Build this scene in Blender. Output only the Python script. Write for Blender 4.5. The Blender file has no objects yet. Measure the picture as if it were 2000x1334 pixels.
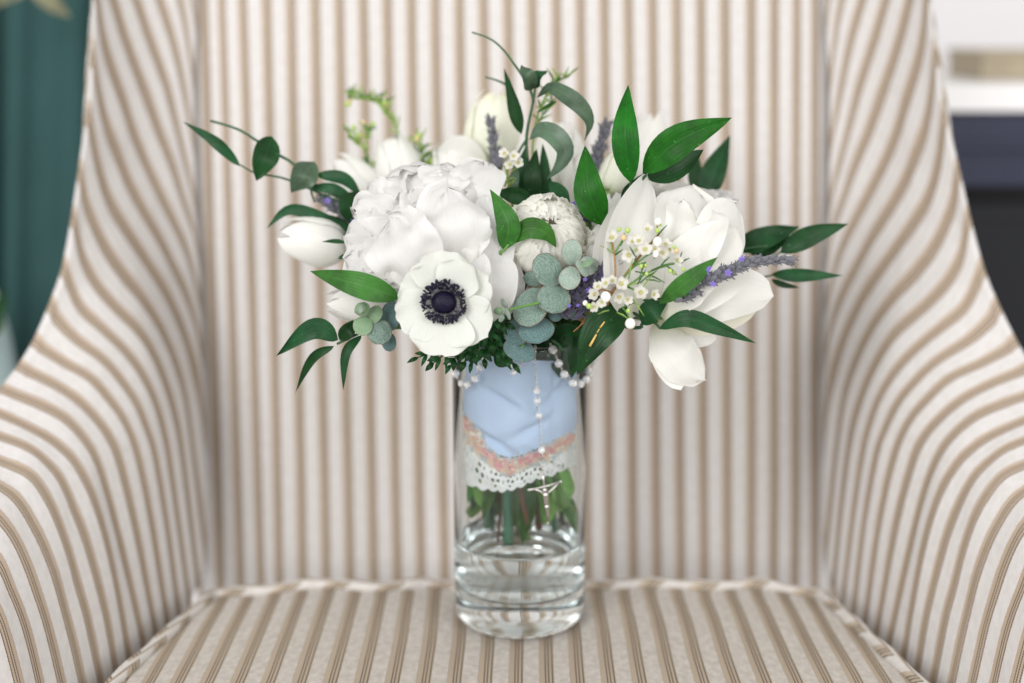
import bpy, math, random
from mathutils import Vector, Matrix, noise

random.seed(7)
sc = bpy.context.scene
COL = sc.collection
rad = math.radians

# ------------------------------------------------------------------ camera, world, lamps, exposure
FPX = 2778.0                       # focal length in photo pixels (50 mm on 36 mm, 2000 px wide)
PITCH = rad(13.2)
CAMLOC = Vector((0.0, -1.0206, 0.4565))
RIGHT = Vector((1, 0, 0))
UP = Vector((0, math.sin(PITCH), math.cos(PITCH)))
FWD = Vector((0, math.cos(PITCH), -math.sin(PITCH)))

cd = bpy.data.cameras.new("camera")
cam = bpy.data.objects.new("camera", cd)
COL.objects.link(cam)
cam.location = CAMLOC
cam.rotation_euler = (math.pi / 2 - PITCH, 0, 0)
cd.sensor_width = 36
cd.lens = 50.0
cd.clip_start = 0.01
cd.clip_end = 50
cd.dof.use_dof = True
cd.dof.focus_distance = 0.960
cd.dof.aperture_fstop = 2.0
sc.camera = cam

world = bpy.data.worlds.new("World")
sc.world = world
world.use_nodes = True
bg = world.node_tree.nodes["Background"]
bg.inputs[0].default_value = (1.0, 0.98, 0.96, 1)
bg.inputs[1].default_value = 0.79


def area(name, loc, target, sx, sy, power, color):
    l = bpy.data.lights.new(name, 'AREA')
    l.shape = 'RECTANGLE'
    l.size, l.size_y = sx, sy
    l.energy = power
    l.color = color
    o = bpy.data.objects.new(name, l)
    COL.objects.link(o)
    o.location = loc
    o.rotation_euler = (Vector(target) - Vector(loc)).to_track_quat('-Z', 'Y').to_euler()
    return o


area("window_lamp", (-1.35, -2.35, 1.35), (0, 0.1, 0.25), 1.6, 1.6, 63, (1.0, 0.985, 0.97))
area("second_window_lamp", (1.6, -2.2, 1.1), (0, 0.1, 0.25), 1.4, 1.6, 32, (1.0, 0.985, 0.97))

sc.view_settings.view_transform = 'Standard'
sc.view_settings.look = 'None'
sc.view_settings.exposure = 0.06
sc.view_settings.gamma = 1.0
cy = sc.cycles
cy.max_bounces = 14
cy.transmission_bounces = 12
cy.transparent_max_bounces = 8
cy.diffuse_bounces = 8
cy.glossy_bounces = 6
cy.blur_glossy = 0.6
cy.sample_clamp_indirect = 6.0


def W(px, py, d):
    return CAMLOC + RIGHT * ((px - 1000) / FPX * d) + UP * ((667 - py) / FPX * d) + FWD * d


def PX(n, d):                       # n photo pixels at depth d, in metres
    return n / FPX * d


VX = 0.0058                         # vase axis
VY = 0.0


# ------------------------------------------------------------------ mesh helpers
WL = {}                             # world location of every thing and part


class MB:
    def __init__(self):
        self.v, self.f, self.uv = [], [], []

    def vert(self, p, uv=(0, 0)):
        self.v.append(Vector(p))
        self.uv.append(uv)
        return len(self.v) - 1

    def face(self, *ids):
        self.f.append(tuple(ids))

    def grid(self, rows, uvs=None, closed=False):
        n, m = len(rows), len(rows[0])
        base = len(self.v)
        for i in range(n):
            for j in range(m):
                self.vert(rows[i][j], uvs[i][j] if uvs else (j / max(1, m - 1), i / max(1, n - 1)))
        for i in range(n - 1):
            for j in range(m if closed else m - 1):
                a = base + i * m + j
                b = base + i * m + (j + 1) % m
                self.face(a, b, b + m, a + m)
        return base

    def tube(self, pts, r0, r1=None, seg=8, cap=True, rfun=None):
        r1 = r0 if r1 is None else r1
        n = len(pts)
        rows, uvs = [], []
        L = 0
        ref = None
        for i, p in enumerate(pts):
            t = (pts[min(i + 1, n - 1)] - pts[max(i - 1, 0)]).normalized()
            if ref is None:
                ref = t.orthogonal().normalized()
            ref = (ref - t * ref.dot(t)).normalized()
            b = t.cross(ref)
            q = i / (n - 1)
            r = rfun(q) if rfun else r0 + (r1 - r0) * q
            if i:
                L += (p - pts[i - 1]).length
            rows.append([p + ref * (math.cos(2 * math.pi * j / seg) * r) + b * (math.sin(2 * math.pi * j / seg) * r) for j in range(seg)])
            uvs.append([(j / seg, L) for j in range(seg)])
        base = self.grid(rows, uvs, closed=True)
        if cap:
            self.face(*[base + j for j in reversed(range(seg))])
            self.face(*[base + (n - 1) * seg + j for j in range(seg)])

    def ball(self, c, r, seg=10, rings=6, scale=(1, 1, 1), mat=None):
        c = Vector(c)
        rows = []
        for i in range(rings + 1):
            th = math.pi * min(max(i / rings, 0.004), 0.996)
            row = []
            for j in range(seg):
                ph = 2 * math.pi * j / seg
                q = Vector((math.sin(th) * math.cos(ph) * scale[0], math.sin(th) * math.sin(ph) * scale[1], math.cos(th) * scale[2])) * r
                row.append(c + (mat @ q if mat else q))
            rows.append(row)
        self.grid(rows, closed=True)

    def box(self, lo, hi):
        x0, y0, z0 = lo
        x1, y1, z1 = hi
        b = len(self.v)
        for p in ((x0, y0, z0), (x1, y0, z0), (x1, y1, z0), (x0, y1, z0), (x0, y0, z1), (x1, y0, z1), (x1, y1, z1), (x0, y1, z1)):
            self.vert(p, (p[0], p[2]))
        for f in ((0, 3, 2, 1), (4, 5, 6, 7), (0, 1, 5, 4), (1, 2, 6, 5), (2, 3, 7, 6), (3, 0, 4, 7)):
            self.face(*[b + k for k in f])

    def build(self, name, mat, parent=None, loc=None, smooth=True, label=None, kind=None, origin=None):
        me = bpy.data.meshes.new(name)
        if parent is not None:
            off = WL[parent.name]
        else:
            off = Vector(origin) if origin is not None else Vector((0, 0, 0))
        me.from_pydata([tuple(p - off) for p in self.v], [], self.f)
        ul = me.uv_layers.new(name="UVMap")
        flat = []
        for p in me.loops:
            flat.extend(self.uv[p.vertex_index])
        ul.data.foreach_set("uv", flat)
        me.materials.append(mat)
        if smooth:
            me.polygons.foreach_set("use_smooth", [True] * len(me.polygons))
        me.update()
        o = bpy.data.objects.new(name, me)
        COL.objects.link(o)
        if parent is not None:
            o.parent = parent
        else:
            o.location = off
        WL[o.name] = off
        if label:
            o['label'] = label
        if kind:
            o['kind'] = kind
        return o


def thing(name, label, cat, loc, group=None):
    o = bpy.data.objects.new(name, None)
    COL.objects.link(o)
    o.empty_display_size = 0.01
    o.location = loc
    WL[o.name] = Vector(loc)
    o['label'] = label
    o['category'] = cat
    if group:
        o['group'] = group
    return o


def tag(o, label, cat, group=None):
    o['label'] = label
    o['category'] = cat
    if group:
        o['group'] = group
    return o


def place(me, name, parent, M, label=None):
    """an object that shares mesh `me`, put at world matrix M under parent (parents carry no rotation)"""
    o = bpy.data.objects.new(name, me)
    COL.objects.link(o)
    o.parent = parent
    o.matrix_local = Matrix.Translation(-WL[parent.name]) @ M
    WL[o.name] = M.to_translation()
    return o


def spline(pts, n):
    P = [pts[0] * 2 - pts[1]] + list(pts) + [pts[-1] * 2 - pts[-2]] if len(pts) > 1 else pts
    segs = len(pts) - 1
    out = []
    for i in range(n):
        u = i / (n - 1) * segs
        k = min(int(u), segs - 1)
        t = u - k
        p0, p1, p2, p3 = P[k], P[k + 1], P[k + 2], P[k + 3]
        out.append(0.5 * ((2 * p1) + (p2 - p0) * t + (2 * p0 - 5 * p1 + 4 * p2 - p3) * t * t + (3 * p1 - p0 - 3 * p2 + p3) * t ** 3))
    return out


def nz(x, y=0.0, z=0.0):
    return noise.noise(Vector((x, y, z)))


# ------------------------------------------------------------------ materials
def new_mat(name):
    m = bpy.data.materials.new(name)
    m.use_nodes = True
    nt = m.node_tree
    for n in list(nt.nodes):
        nt.nodes.remove(n)
    out = nt.nodes.new("ShaderNodeOutputMaterial")
    return m, nt, out


def N(nt, t, **kw):
    n = nt.nodes.new(t)
    for k, v in kw.items():
        if k in n.inputs.keys():
            n.inputs[k].default_value = v
        else:
            setattr(n, k, v)
    return n


def MATH(nt, op, a, b=None, c=None, clamp=False):
    n = nt.nodes.new("ShaderNodeMath")
    n.operation = op
    n.use_clamp = clamp
    for i, x in enumerate((a, b, c)):
        if x is None:
            continue
        if isinstance(x, (int, float)):
            n.inputs[i].default_value = x
        else:
            nt.links.new(x, n.inputs[i])
    return n.outputs[0]


def MIX(nt, f, a, b):
    n = nt.nodes.new("ShaderNodeMix")
    n.data_type = 'RGBA'
    for s, x in ((0, f), (6, a), (7, b)):
        if isinstance(x, (int, float)):
            n.inputs[s].default_value = x
        elif isinstance(x, tuple):
            n.inputs[s].default_value = (*x, 1)
        else:
            nt.links.new(x, n.inputs[s])
    return n.outputs[2]


def SMOOTH(nt, x, a, b):
    n = nt.nodes.new("ShaderNodeMapRange")
    n.interpolation_type = 'SMOOTHSTEP'
    nt.links.new(x, n.inputs[0])
    n.inputs[1].default_value = a
    n.inputs[2].default_value = b
    return n.outputs[0]


def simple(name, col, rough=0.5, metal=0.0, var=0.12, scale=60.0, transl=0.0, trcol=None, spec=0.4, trans=0.0, ior=1.45, bump=0.0, sheen=0.0):
    m, nt, out = new_mat(name)
    L = nt.links
    b = N(nt, "ShaderNodeBsdfPrincipled", Roughness=rough, Metallic=metal)
    b.inputs["Specular IOR Level"].default_value = spec
    b.inputs["Transmission Weight"].default_value = trans
    b.inputs["IOR"].default_value = ior
    b.inputs["Sheen Weight"].default_value = sheen
    tc = N(nt, "ShaderNodeTexCoord")
    no = N(nt, "ShaderNodeTexNoise", Scale=scale, Detail=4.0)
    L.new(tc.outputs["Object"], no.inputs["Vector"])
    dark = tuple(c * (1 - var) for c in col)
    lite = tuple(min(1, c * (1 + var)) for c in col)
    c = MIX(nt, no.outputs[0], dark, lite)
    L.new(c, b.inputs["Base Color"])
    if bump:
        bp = N(nt, "ShaderNodeBump", Strength=bump, Distance=0.001)
        L.new(no.outputs[0], bp.inputs["Height"])
        L.new(bp.outputs[0], b.inputs["Normal"])
    sh = b.outputs[0]
    if transl:
        t = N(nt, "ShaderNodeBsdfTranslucent")
        t.inputs[0].default_value = (*(trcol or col), 1)
        mx = N(nt, "ShaderNodeMixShader")
        mx.inputs[0].default_value = transl
        L.new(sh, mx.inputs[1])
        L.new(t.outputs[0], mx.inputs[2])
        sh = mx.outputs[0]
    L.new(sh, out.inputs[0])
    return m


def leaf_mat(name, col, rib, rough=0.34, transl=0.2, veins=0.35, var=0.35, spec=0.45):
    """blade colour with midrib, parallel veins and blotches; UV.x runs across -1..1, UV.y along the blade"""
    m, nt, out = new_mat(name)
    L = nt.links
    uv = N(nt, "ShaderNodeUVMap")
    sp = N(nt, "ShaderNodeSeparateXYZ")
    L.new(uv.outputs[0], sp.inputs[0])
    ax = MATH(nt, 'ABSOLUTE', sp.outputs[0])
    mid = MATH(nt, 'SUBTRACT', 1.0, SMOOTH(nt, ax, 0.0, 0.09))
    wv = MATH(nt, 'SINE', MATH(nt, 'MULTIPLY', sp.outputs[0], 26.0))
    wv = MATH(nt, 'MULTIPLY', MATH(nt, 'ADD', wv, 1.0), 0.5)
    tc = N(nt, "ShaderNodeTexCoord")
    no = N(nt, "ShaderNodeTexNoise", Scale=55.0, Detail=5.0, Roughness=0.6)
    L.new(tc.outputs["Object"], no.inputs["Vector"])
    dark = tuple(c * (1 - var) for c in col)
    lite = tuple(min(1, c * (1 + var)) for c in col)
    c = MIX(nt, SMOOTH(nt, no.outputs[0], 0.3, 0.7), dark, lite)
    c = MIX(nt, MATH(nt, 'MULTIPLY', wv, veins * 0.16), c, rib)
    c = MIX(nt, MATH(nt, 'MULTIPLY', mid, veins), c, rib)
    oi = N(nt, "ShaderNodeObjectInfo")
    hs = N(nt, "ShaderNodeHueSaturation")
    L.new(MATH(nt, 'ADD', MATH(nt, 'MULTIPLY', oi.outputs["Random"], 0.55), 0.75), hs.inputs["Value"])
    L.new(MATH(nt, 'ADD', MATH(nt, 'MULTIPLY', oi.outputs["Random"], 0.03), 0.485), hs.inputs["Hue"])
    L.new(c, hs.inputs["Color"])
    c = hs.outputs[0]
    sk = N(nt, "ShaderNodeTexNoise", Scale=420.0, Detail=2.0)
    L.new(tc.outputs["Object"], sk.inputs["Vector"])
    c = MIX(nt, MATH(nt, 'MULTIPLY', SMOOTH(nt, sk.outputs[0], 0.68, 0.76), 0.5), c, tuple(min(1, x * 2.0 + 0.05) for x in rib))
    b = N(nt, "ShaderNodeBsdfPrincipled", Roughness=rough)
    b.inputs["Specular IOR Level"].default_value = spec
    L.new(c, b.inputs["Base Color"])
    h = MATH(nt, 'ADD', MATH(nt, 'MULTIPLY', wv, 0.5), MATH(nt, 'MULTIPLY', no.outputs[0], 1.5))
    bp = N(nt, "ShaderNodeBump", Strength=0.25, Distance=0.0006)
    L.new(h, bp.inputs["Height"])
    L.new(bp.outputs[0], b.inputs["Normal"])
    t = N(nt, "ShaderNodeBsdfTranslucent")
    tm = N(nt, "ShaderNodeHueSaturation", Value=1.6, Saturation=1.05)
    L.new(c, tm.inputs["Color"])
    L.new(tm.outputs[0], t.inputs[0])
    mx = N(nt, "ShaderNodeMixShader")
    mx.inputs[0].default_value = transl
    L.new(b.outputs[0], mx.inputs[1])
    L.new(t.outputs[0], mx.inputs[2])
    L.new(mx.outputs[0], out.inputs[0])
    return m


def petal_mat(name, col, base_tint, tip_tint=None, transl=0.34, tint_at=0.35, bump=0.6):
    """white petal: fine veins along the blade, a tinted foot (and tip)"""
    m, nt, out = new_mat(name)
    L = nt.links
    uv = N(nt, "ShaderNodeUVMap")
    sp = N(nt, "ShaderNodeSeparateXYZ")
    L.new(uv.outputs[0], sp.inputs[0])
    cb = N(nt, "ShaderNodeCombineXYZ")
    L.new(MATH(nt, 'MULTIPLY', sp.outputs[0], 9.0), cb.inputs[0])
    L.new(MATH(nt, 'MULTIPLY', sp.outputs[1], 1.2), cb.inputs[1])
    no = N(nt, "ShaderNodeTexNoise", Scale=2.2, Detail=5.0, Roughness=0.6)
    L.new(cb.outputs[0], no.inputs["Vector"])
    foot = MATH(nt, 'SUBTRACT', 1.0, SMOOTH(nt, sp.outputs[1], 0.0, tint_at))
    c = MIX(nt, MATH(nt, 'MULTIPLY', foot, 0.75), col, base_tint)
    if tip_tint:
        tip = SMOOTH(nt, sp.outputs[1], 0.75, 1.0)
        c = MIX(nt, MATH(nt, 'MULTIPLY', tip, 0.5), c, tip_tint)
    c = MIX(nt, MATH(nt, 'MULTIPLY', SMOOTH(nt, no.outputs[0], 0.5, 0.75), 0.45), c, tuple(x * 0.86 for x in col))
    b = N(nt, "ShaderNodeBsdfPrincipled", Roughness=0.55)
    b.inputs["Specular IOR Level"].default_value = 0.25
    b.inputs["Sheen Weight"].default_value = 0.1
    L.new(c, b.inputs["Base Color"])
    bp = N(nt, "ShaderNodeBump", Strength=bump, Distance=0.0006)
    L.new(no.outputs[0], bp.inputs["Height"])
    L.new(bp.outputs[0], b.inputs["Normal"])
    t = N(nt, "ShaderNodeBsdfTranslucent")
    L.new(c, t.inputs[0])
    mx = N(nt, "ShaderNodeMixShader")
    mx.inputs[0].default_value = transl
    L.new(b.outputs[0], mx.inputs[1])
    L.new(t.outputs[0], mx.inputs[2])
    L.new(mx.outputs[0], out.inputs[0])
    return m


def euc_mat(name, base, frost, rim, amount=0.6):
    """round eucalyptus leaf: grey-green, pale mottled bloom between radiating veins, a reddish rim"""
    m, nt, out = new_mat(name)
    L = nt.links
    uv = N(nt, "ShaderNodeUVMap")
    sp = N(nt, "ShaderNodeSeparateXYZ")
    L.new(uv.outputs[0], sp.inputs[0])
    x = sp.outputs[0]
    y = MATH(nt, 'SUBTRACT', MATH(nt, 'MULTIPLY', sp.outputs[1], 2.0), 1.0)
    # cross coordinate is already -1..1 of the local width: turn it into a disc radius
    half = MATH(nt, 'SQRT', MATH(nt, 'MAXIMUM', MATH(nt, 'SUBTRACT', 1.0, MATH(nt, 'MULTIPLY', y, y)), 0.0))
    xr = MATH(nt, 'MULTIPLY', x, half)
    r = MATH(nt, 'SQRT', MATH(nt, 'ADD', MATH(nt, 'MULTIPLY', xr, xr), MATH(nt, 'MULTIPLY', y, y)))
    ang = MATH(nt, 'ARCTAN2', xr, MATH(nt, 'ADD', y, 1.05))
    cb = N(nt, "ShaderNodeCombineXYZ")
    L.new(MATH(nt, 'MULTIPLY', ang, 7.0), cb.inputs[0])
    L.new(MATH(nt, 'MULTIPLY', r, 5.5), cb.inputs[1])
    oi = N(nt, "ShaderNodeObjectInfo")
    L.new(MATH(nt, 'MULTIPLY', oi.outputs["Random"], 20.0), cb.inputs[2])
    no = N(nt, "ShaderNodeTexNoise", Scale=2.8, Detail=6.0, Roughness=0.7)
    L.new(cb.outputs[0], no.inputs["Vector"])
    f = MATH(nt, 'MULTIPLY', SMOOTH(nt, no.outputs[0], 0.42, 0.60), amount)
    c = MIX(nt, f, base, frost)
    c = MIX(nt, MATH(nt, 'MULTIPLY', SMOOTH(nt, r, 0.93, 0.985), 0.75), c, rim)
    b = N(nt, "ShaderNodeBsdfPrincipled", Roughness=0.5)
    b.inputs["Specular IOR Level"].default_value = 0.3
    L.new(c, b.inputs["Base Color"])
    bp = N(nt, "ShaderNodeBump", Strength=0.5, Distance=0.0006)
    L.new(no.outputs[0], bp.inputs["Height"])
    L.new(bp.outputs[0], b.inputs["Normal"])
    L.new(b.outputs[0], out.inputs[0])
    return m


def stripe_fabric(name, diag=0.0, w0=(0.565, 0.540, 0.527), w1=(0.625, 0.605, 0.597), t0=(0.41, 0.325, 0.248), t1=(0.495, 0.402, 0.315), band=0.205):
    """woven stripe: UV.x counts stripe periods (tan band centred on whole numbers), UV.y in periods along the stripe"""
    m, nt, out = new_mat(name)
    L = nt.links
    uv = N(nt, "ShaderNodeUVMap")
    sp = N(nt, "ShaderNodeSeparateXYZ")
    L.new(uv.outputs[0], sp.inputs[0])
    u, v = sp.outputs[0], sp.outputs[1]
    if diag:
        u = MATH(nt, 'ADD', MATH(nt, 'MULTIPLY', u, diag), v)
    tc = N(nt, "ShaderNodeTexCoord")
    # frayed edge of the pile
    fr = N(nt, "ShaderNodeTexNoise", Scale=900.0, Detail=2.0)
    L.new(tc.outputs["Object"], fr.inputs["Vector"])
    jit = MATH(nt, 'MULTIPLY', MATH(nt, 'SUBTRACT', fr.outputs[0], 0.5), 0.06)
    d = MATH(nt, 'ABSOLUTE', MATH(nt, 'SUBTRACT', MATH(nt, 'FRACT', MATH(nt, 'ADD', u, 0.5)), 0.5))   # 0 at the band centre .. 0.5
    pile = SMOOTH(nt, MATH(nt, 'ADD', d, jit), band, band + 0.03)
    # velvet pile colour: brushed patches
    st = N(nt, "ShaderNodeCombineXYZ")
    L.new(MATH(nt, 'MULTIPLY', u, 3.0), st.inputs[0])
    L.new(MATH(nt, 'MULTIPLY', v, 2.2), st.inputs[1])
    br = N(nt, "ShaderNodeTexNoise", Scale=1.3, Detail=5.0, Roughness=0.65)
    L.new(st.outputs[0], br.inputs["Vector"])
    white = MIX(nt, SMOOTH(nt, br.outputs[0], 0.3, 0.7), w0, w1)
    # tan ground with fine cross ribs
    rb = MATH(nt, 'MULTIPLY', MATH(nt, 'ADD', MATH(nt, 'SINE', MATH(nt, 'MULTIPLY', v, 260.0)), 1.0), 0.5)
    tan = MIX(nt, rb, t0, t1)
    lo = N(nt, "ShaderNodeTexNoise", Scale=7.0, Detail=3.0)
    L.new(tc.outputs["Object"], lo.inputs["Vector"])
    tan = MIX(nt, MATH(nt, 'MULTIPLY', SMOOTH(nt, lo.outputs[0], 0.35, 0.7), 0.3), tan, tuple(x * 0.8 for x in t0))
    # three twisted dark threads in the band
    sgn = MATH(nt, 'SUBTRACT', MATH(nt, 'FRACT', MATH(nt, 'ADD', u, 0.5)), 0.5)
    th = None
    for off in (-0.035, 0.065, 0.19):
        q = MATH(nt, 'ABSOLUTE', MATH(nt, 'SUBTRACT', sgn, off))
        q = MATH(nt, 'SUBTRACT', 1.0, SMOOTH(nt, q, 0.015, 0.030))
        th = q if th is None else MATH(nt, 'MAXIMUM', th, q)
    dash = MATH(nt, 'ADD', MATH(nt, 'MULTIPLY', sgn, 150.0), MATH(nt, 'MULTIPLY', v, 75.0))
    dash = MATH(nt, 'ADD', MATH(nt, 'MULTIPLY', SMOOTH(nt, MATH(nt, 'SINE', dash), -0.4, 0.3), 0.45), 0.55)
    th = MATH(nt, 'MULTIPLY', th, dash)
    tan = MIX(nt, MATH(nt, 'MULTIPLY', th, 0.88), tan, (0.03, 0.026, 0.022))
    c = MIX(nt, pile, tan, white)
    b = N(nt, "ShaderNodeBsdfPrincipled", Roughness=0.85)
    b.inputs["Specular IOR Level"].default_value = 0.15
    L.new(MATH(nt, 'MULTIPLY', pile, 0.35), b.inputs["Sheen Weight"])
    b.inputs["Sheen Roughness"].default_value = 0.4
    L.new(c, b.inputs["Base Color"])
    fib = N(nt, "ShaderNodeTexNoise", Scale=1800.0, Detail=3.0)
    L.new(tc.outputs["Object"], fib.inputs["Vector"])
    h = MATH(nt, 'ADD', MATH(nt, 'MULTIPLY', pile, 1.0), MATH(nt, 'MULTIPLY', fib.outputs[0], 0.35))
    h = MATH(nt, 'ADD', h, MATH(nt, 'MULTIPLY', br.outputs[0], 0.4))
    h = MATH(nt, 'SUBTRACT', h, MATH(nt, 'MULTIPLY', th, 0.15))
    bp = N(nt, "ShaderNodeBump", Strength=0.5, Distance=0.0012)
    L.new(h, bp.inputs["Height"])
    L.new(bp.outputs[0], b.inputs["Normal"])
    L.new(b.outputs[0], out.inputs[0])
    return m


def glass_mat(name, col, ior, rough=0.0):
    m, nt, out = new_mat(name)
    g = N(nt, "ShaderNodeBsdfGlass", Roughness=rough, IOR=ior)
    g.inputs[0].default_value = (*col, 1)
    nt.links.new(g.outputs[0], out.inputs[0])
    return m


FAB = stripe_fabric("striped_velvet")
FAB_SHADED = stripe_fabric("striped_velvet_shaded_seat", w0=(0.385, 0.348, 0.305), w1=(0.51, 0.474, 0.43), t0=(0.375, 0.305, 0.232), t1=(0.455, 0.376, 0.292), band=0.225)  # striped velvet darkened and warmed: the seat's shade is put into its colours
PIPE = stripe_fabric("striped_welt", diag=0.9, w0=(0.53, 0.50, 0.47), w1=(0.60, 0.575, 0.55), t0=(0.41, 0.34, 0.265), t1=(0.48, 0.40, 0.315))
M = {
    'ruscus': leaf_mat("ruscus_green", (0.010, 0.094, 0.006), (0.025, 0.14, 0.018), rough=0.45, spec=0.2),
    'ruscus_mid': leaf_mat("ruscus_mid_green", (0.032, 0.118, 0.018), (0.085, 0.20, 0.05), rough=0.45, spec=0.22),
    'ruscus_dark': leaf_mat("ruscus_dark_green", (0.008, 0.050, 0.013), (0.018, 0.085, 0.024), rough=0.42, spec=0.25),
    'ruscus_grey': leaf_mat("ruscus_underside", (0.055, 0.10, 0.058), (0.11, 0.17, 0.09)),
    'fern': leaf_mat("cut_foliage", (0.010, 0.060, 0.014), (0.03, 0.11, 0.03), spec=0.25),
    'stem': simple("green_stem", (0.10, 0.22, 0.05), 0.45, var=0.25),
    'stem_blue': simple("bluish_stem", (0.05, 0.15, 0.09), 0.45, var=0.2),
    'stem_dark': simple("dark_stem", (0.03, 0.09, 0.035), 0.5, var=0.3),
    'twig': simple("brown_twig", (0.30, 0.155, 0.055), 0.6, var=0.3, bump=0.4),
    'twig_red': simple("red_brown_twig", (0.11, 0.045, 0.02), 0.6, var=0.3),
    'euc': euc_mat("eucalyptus_leaf", (0.085, 0.150, 0.112), (0.30, 0.375, 0.345), (0.15, 0.07, 0.06), 0.55),
    'euc_blue': euc_mat("eucalyptus_blue_leaf", (0.058, 0.125, 0.118), (0.20, 0.30, 0.315), (0.11, 0.07, 0.06), 0.5),
    'euc_pale': euc_mat("eucalyptus_pale_leaf", (0.19, 0.265, 0.205), (0.42, 0.475, 0.445), (0.22, 0.09, 0.08), 0.6),
    'euc_young': euc_mat("eucalyptus_young_leaf", (0.13, 0.23, 0.115), (0.33, 0.42, 0.33), (0.18, 0.14, 0.09), 0.45),
    'peony': petal_mat("peony_white", (0.865, 0.86, 0.85), (0.88, 0.88, 0.82), transl=0.48),
    'anemone': petal_mat("anemone_white", (0.755, 0.77, 0.725), (0.70, 0.76, 0.62), tint_at=0.45),
    'rose': petal_mat("rose_white", (0.83, 0.825, 0.79), (0.78, 0.80, 0.62)),
    'carn': petal_mat("carnation_cream", (0.93, 0.925, 0.88), (0.84, 0.86, 0.70), tint_at=0.4, transl=0.5),
    'cream': petal_mat("cream_petal", (0.82, 0.80, 0.68), (0.70, 0.72, 0.48)),
    'tulip': petal_mat("tulip_white", (0.84, 0.84, 0.80), (0.66, 0.72, 0.38), transl=0.22),
    'tulip_green': petal_mat("tulip_green_white", (0.86, 0.87, 0.76), (0.42, 0.56, 0.14), tip_tint=(0.76, 0.76, 0.42), tint_at=0.45, transl=0.25),
    'wax': petal_mat("waxflower_white", (0.80, 0.785, 0.73), (0.70, 0.62, 0.45)),
    'wax_core': simple("waxflower_core", (0.44, 0.44, 0.17), 0.5, var=0.35, scale=300),
    'wax_bud': simple("waxflower_bud", (0.84, 0.83, 0.76), 0.35, var=0.08),
    'green_bud': simple("green_bud", (0.38, 0.52, 0.13), 0.4, var=0.2),
    'tan_bud': simple("tan_bud", (0.62, 0.45, 0.25), 0.4, var=0.2),
    'needle': simple("needle_green", (0.05, 0.15, 0.035), 0.45, var=0.3, transl=0.15),
    'needle_lime': simple("needle_lime", (0.26, 0.40, 0.09), 0.45, var=0.3, transl=0.2),
    'lav': simple("lavender_calyx", (0.125, 0.127, 0.15), 0.75, var=0.35, scale=250, sheen=0.3),
    'lav_dark': simple("lavender_dark_calyx", (0.045, 0.040, 0.075), 0.75, var=0.4, scale=250, sheen=0.3),
    'lav_flower': simple("lavender_floret", (0.24, 0.17, 0.58), 0.6, var=0.2, transl=0.25),
    'navy': simple("anemone_eye", (0.0035, 0.002, 0.016), 0.42, var=0.6, scale=500, bump=0.8, spec=0.25),
    'anther': simple("anther_navy", (0.006, 0.005, 0.020), 0.5, var=0.5, scale=300),
    'filament': simple("filament_grey", (0.22, 0.21, 0.23), 0.6, var=0.5, scale=300),
    'silver': simple("silver", (0.60, 0.575, 0.56), 0.25, metal=1.0, var=0.08),
    'crystal': simple("crystal_bead", (0.95, 0.97, 1.0), 0.03, var=0.03, trans=0.65, ior=1.5, spec=0.8),
    'pearl': simple("pearl_bead", (0.86, 0.83, 0.83), 0.18, var=0.05, spec=0.7),
    'lace': simple("lace_thread", (0.90, 0.90, 0.88), 0.8, var=0.06, scale=400, bump=0.5, transl=0.15),
    'coral': simple("coral_thread", (0.82, 0.52, 0.43), 0.8, var=0.15, scale=300),
    'pink': simple("pink_thread", (0.84, 0.40, 0.45), 0.8, var=0.15, scale=300),
    'peach': simple("peach_thread", (0.84, 0.70, 0.56), 0.8, var=0.15, scale=300),
    'aqua': simple("aqua_thread", (0.58, 0.70, 0.76), 0.8, var=0.15, scale=300),
    'scar': simple("leaf_scar", (0.62, 0.42, 0.12), 0.6, var=0.3, scale=600),
}


# ------------------------------------------------------------------ the armchair
PER = 0.0216
CC = lambda y: 997.5 + 11.5 * y / 1330.0

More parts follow.
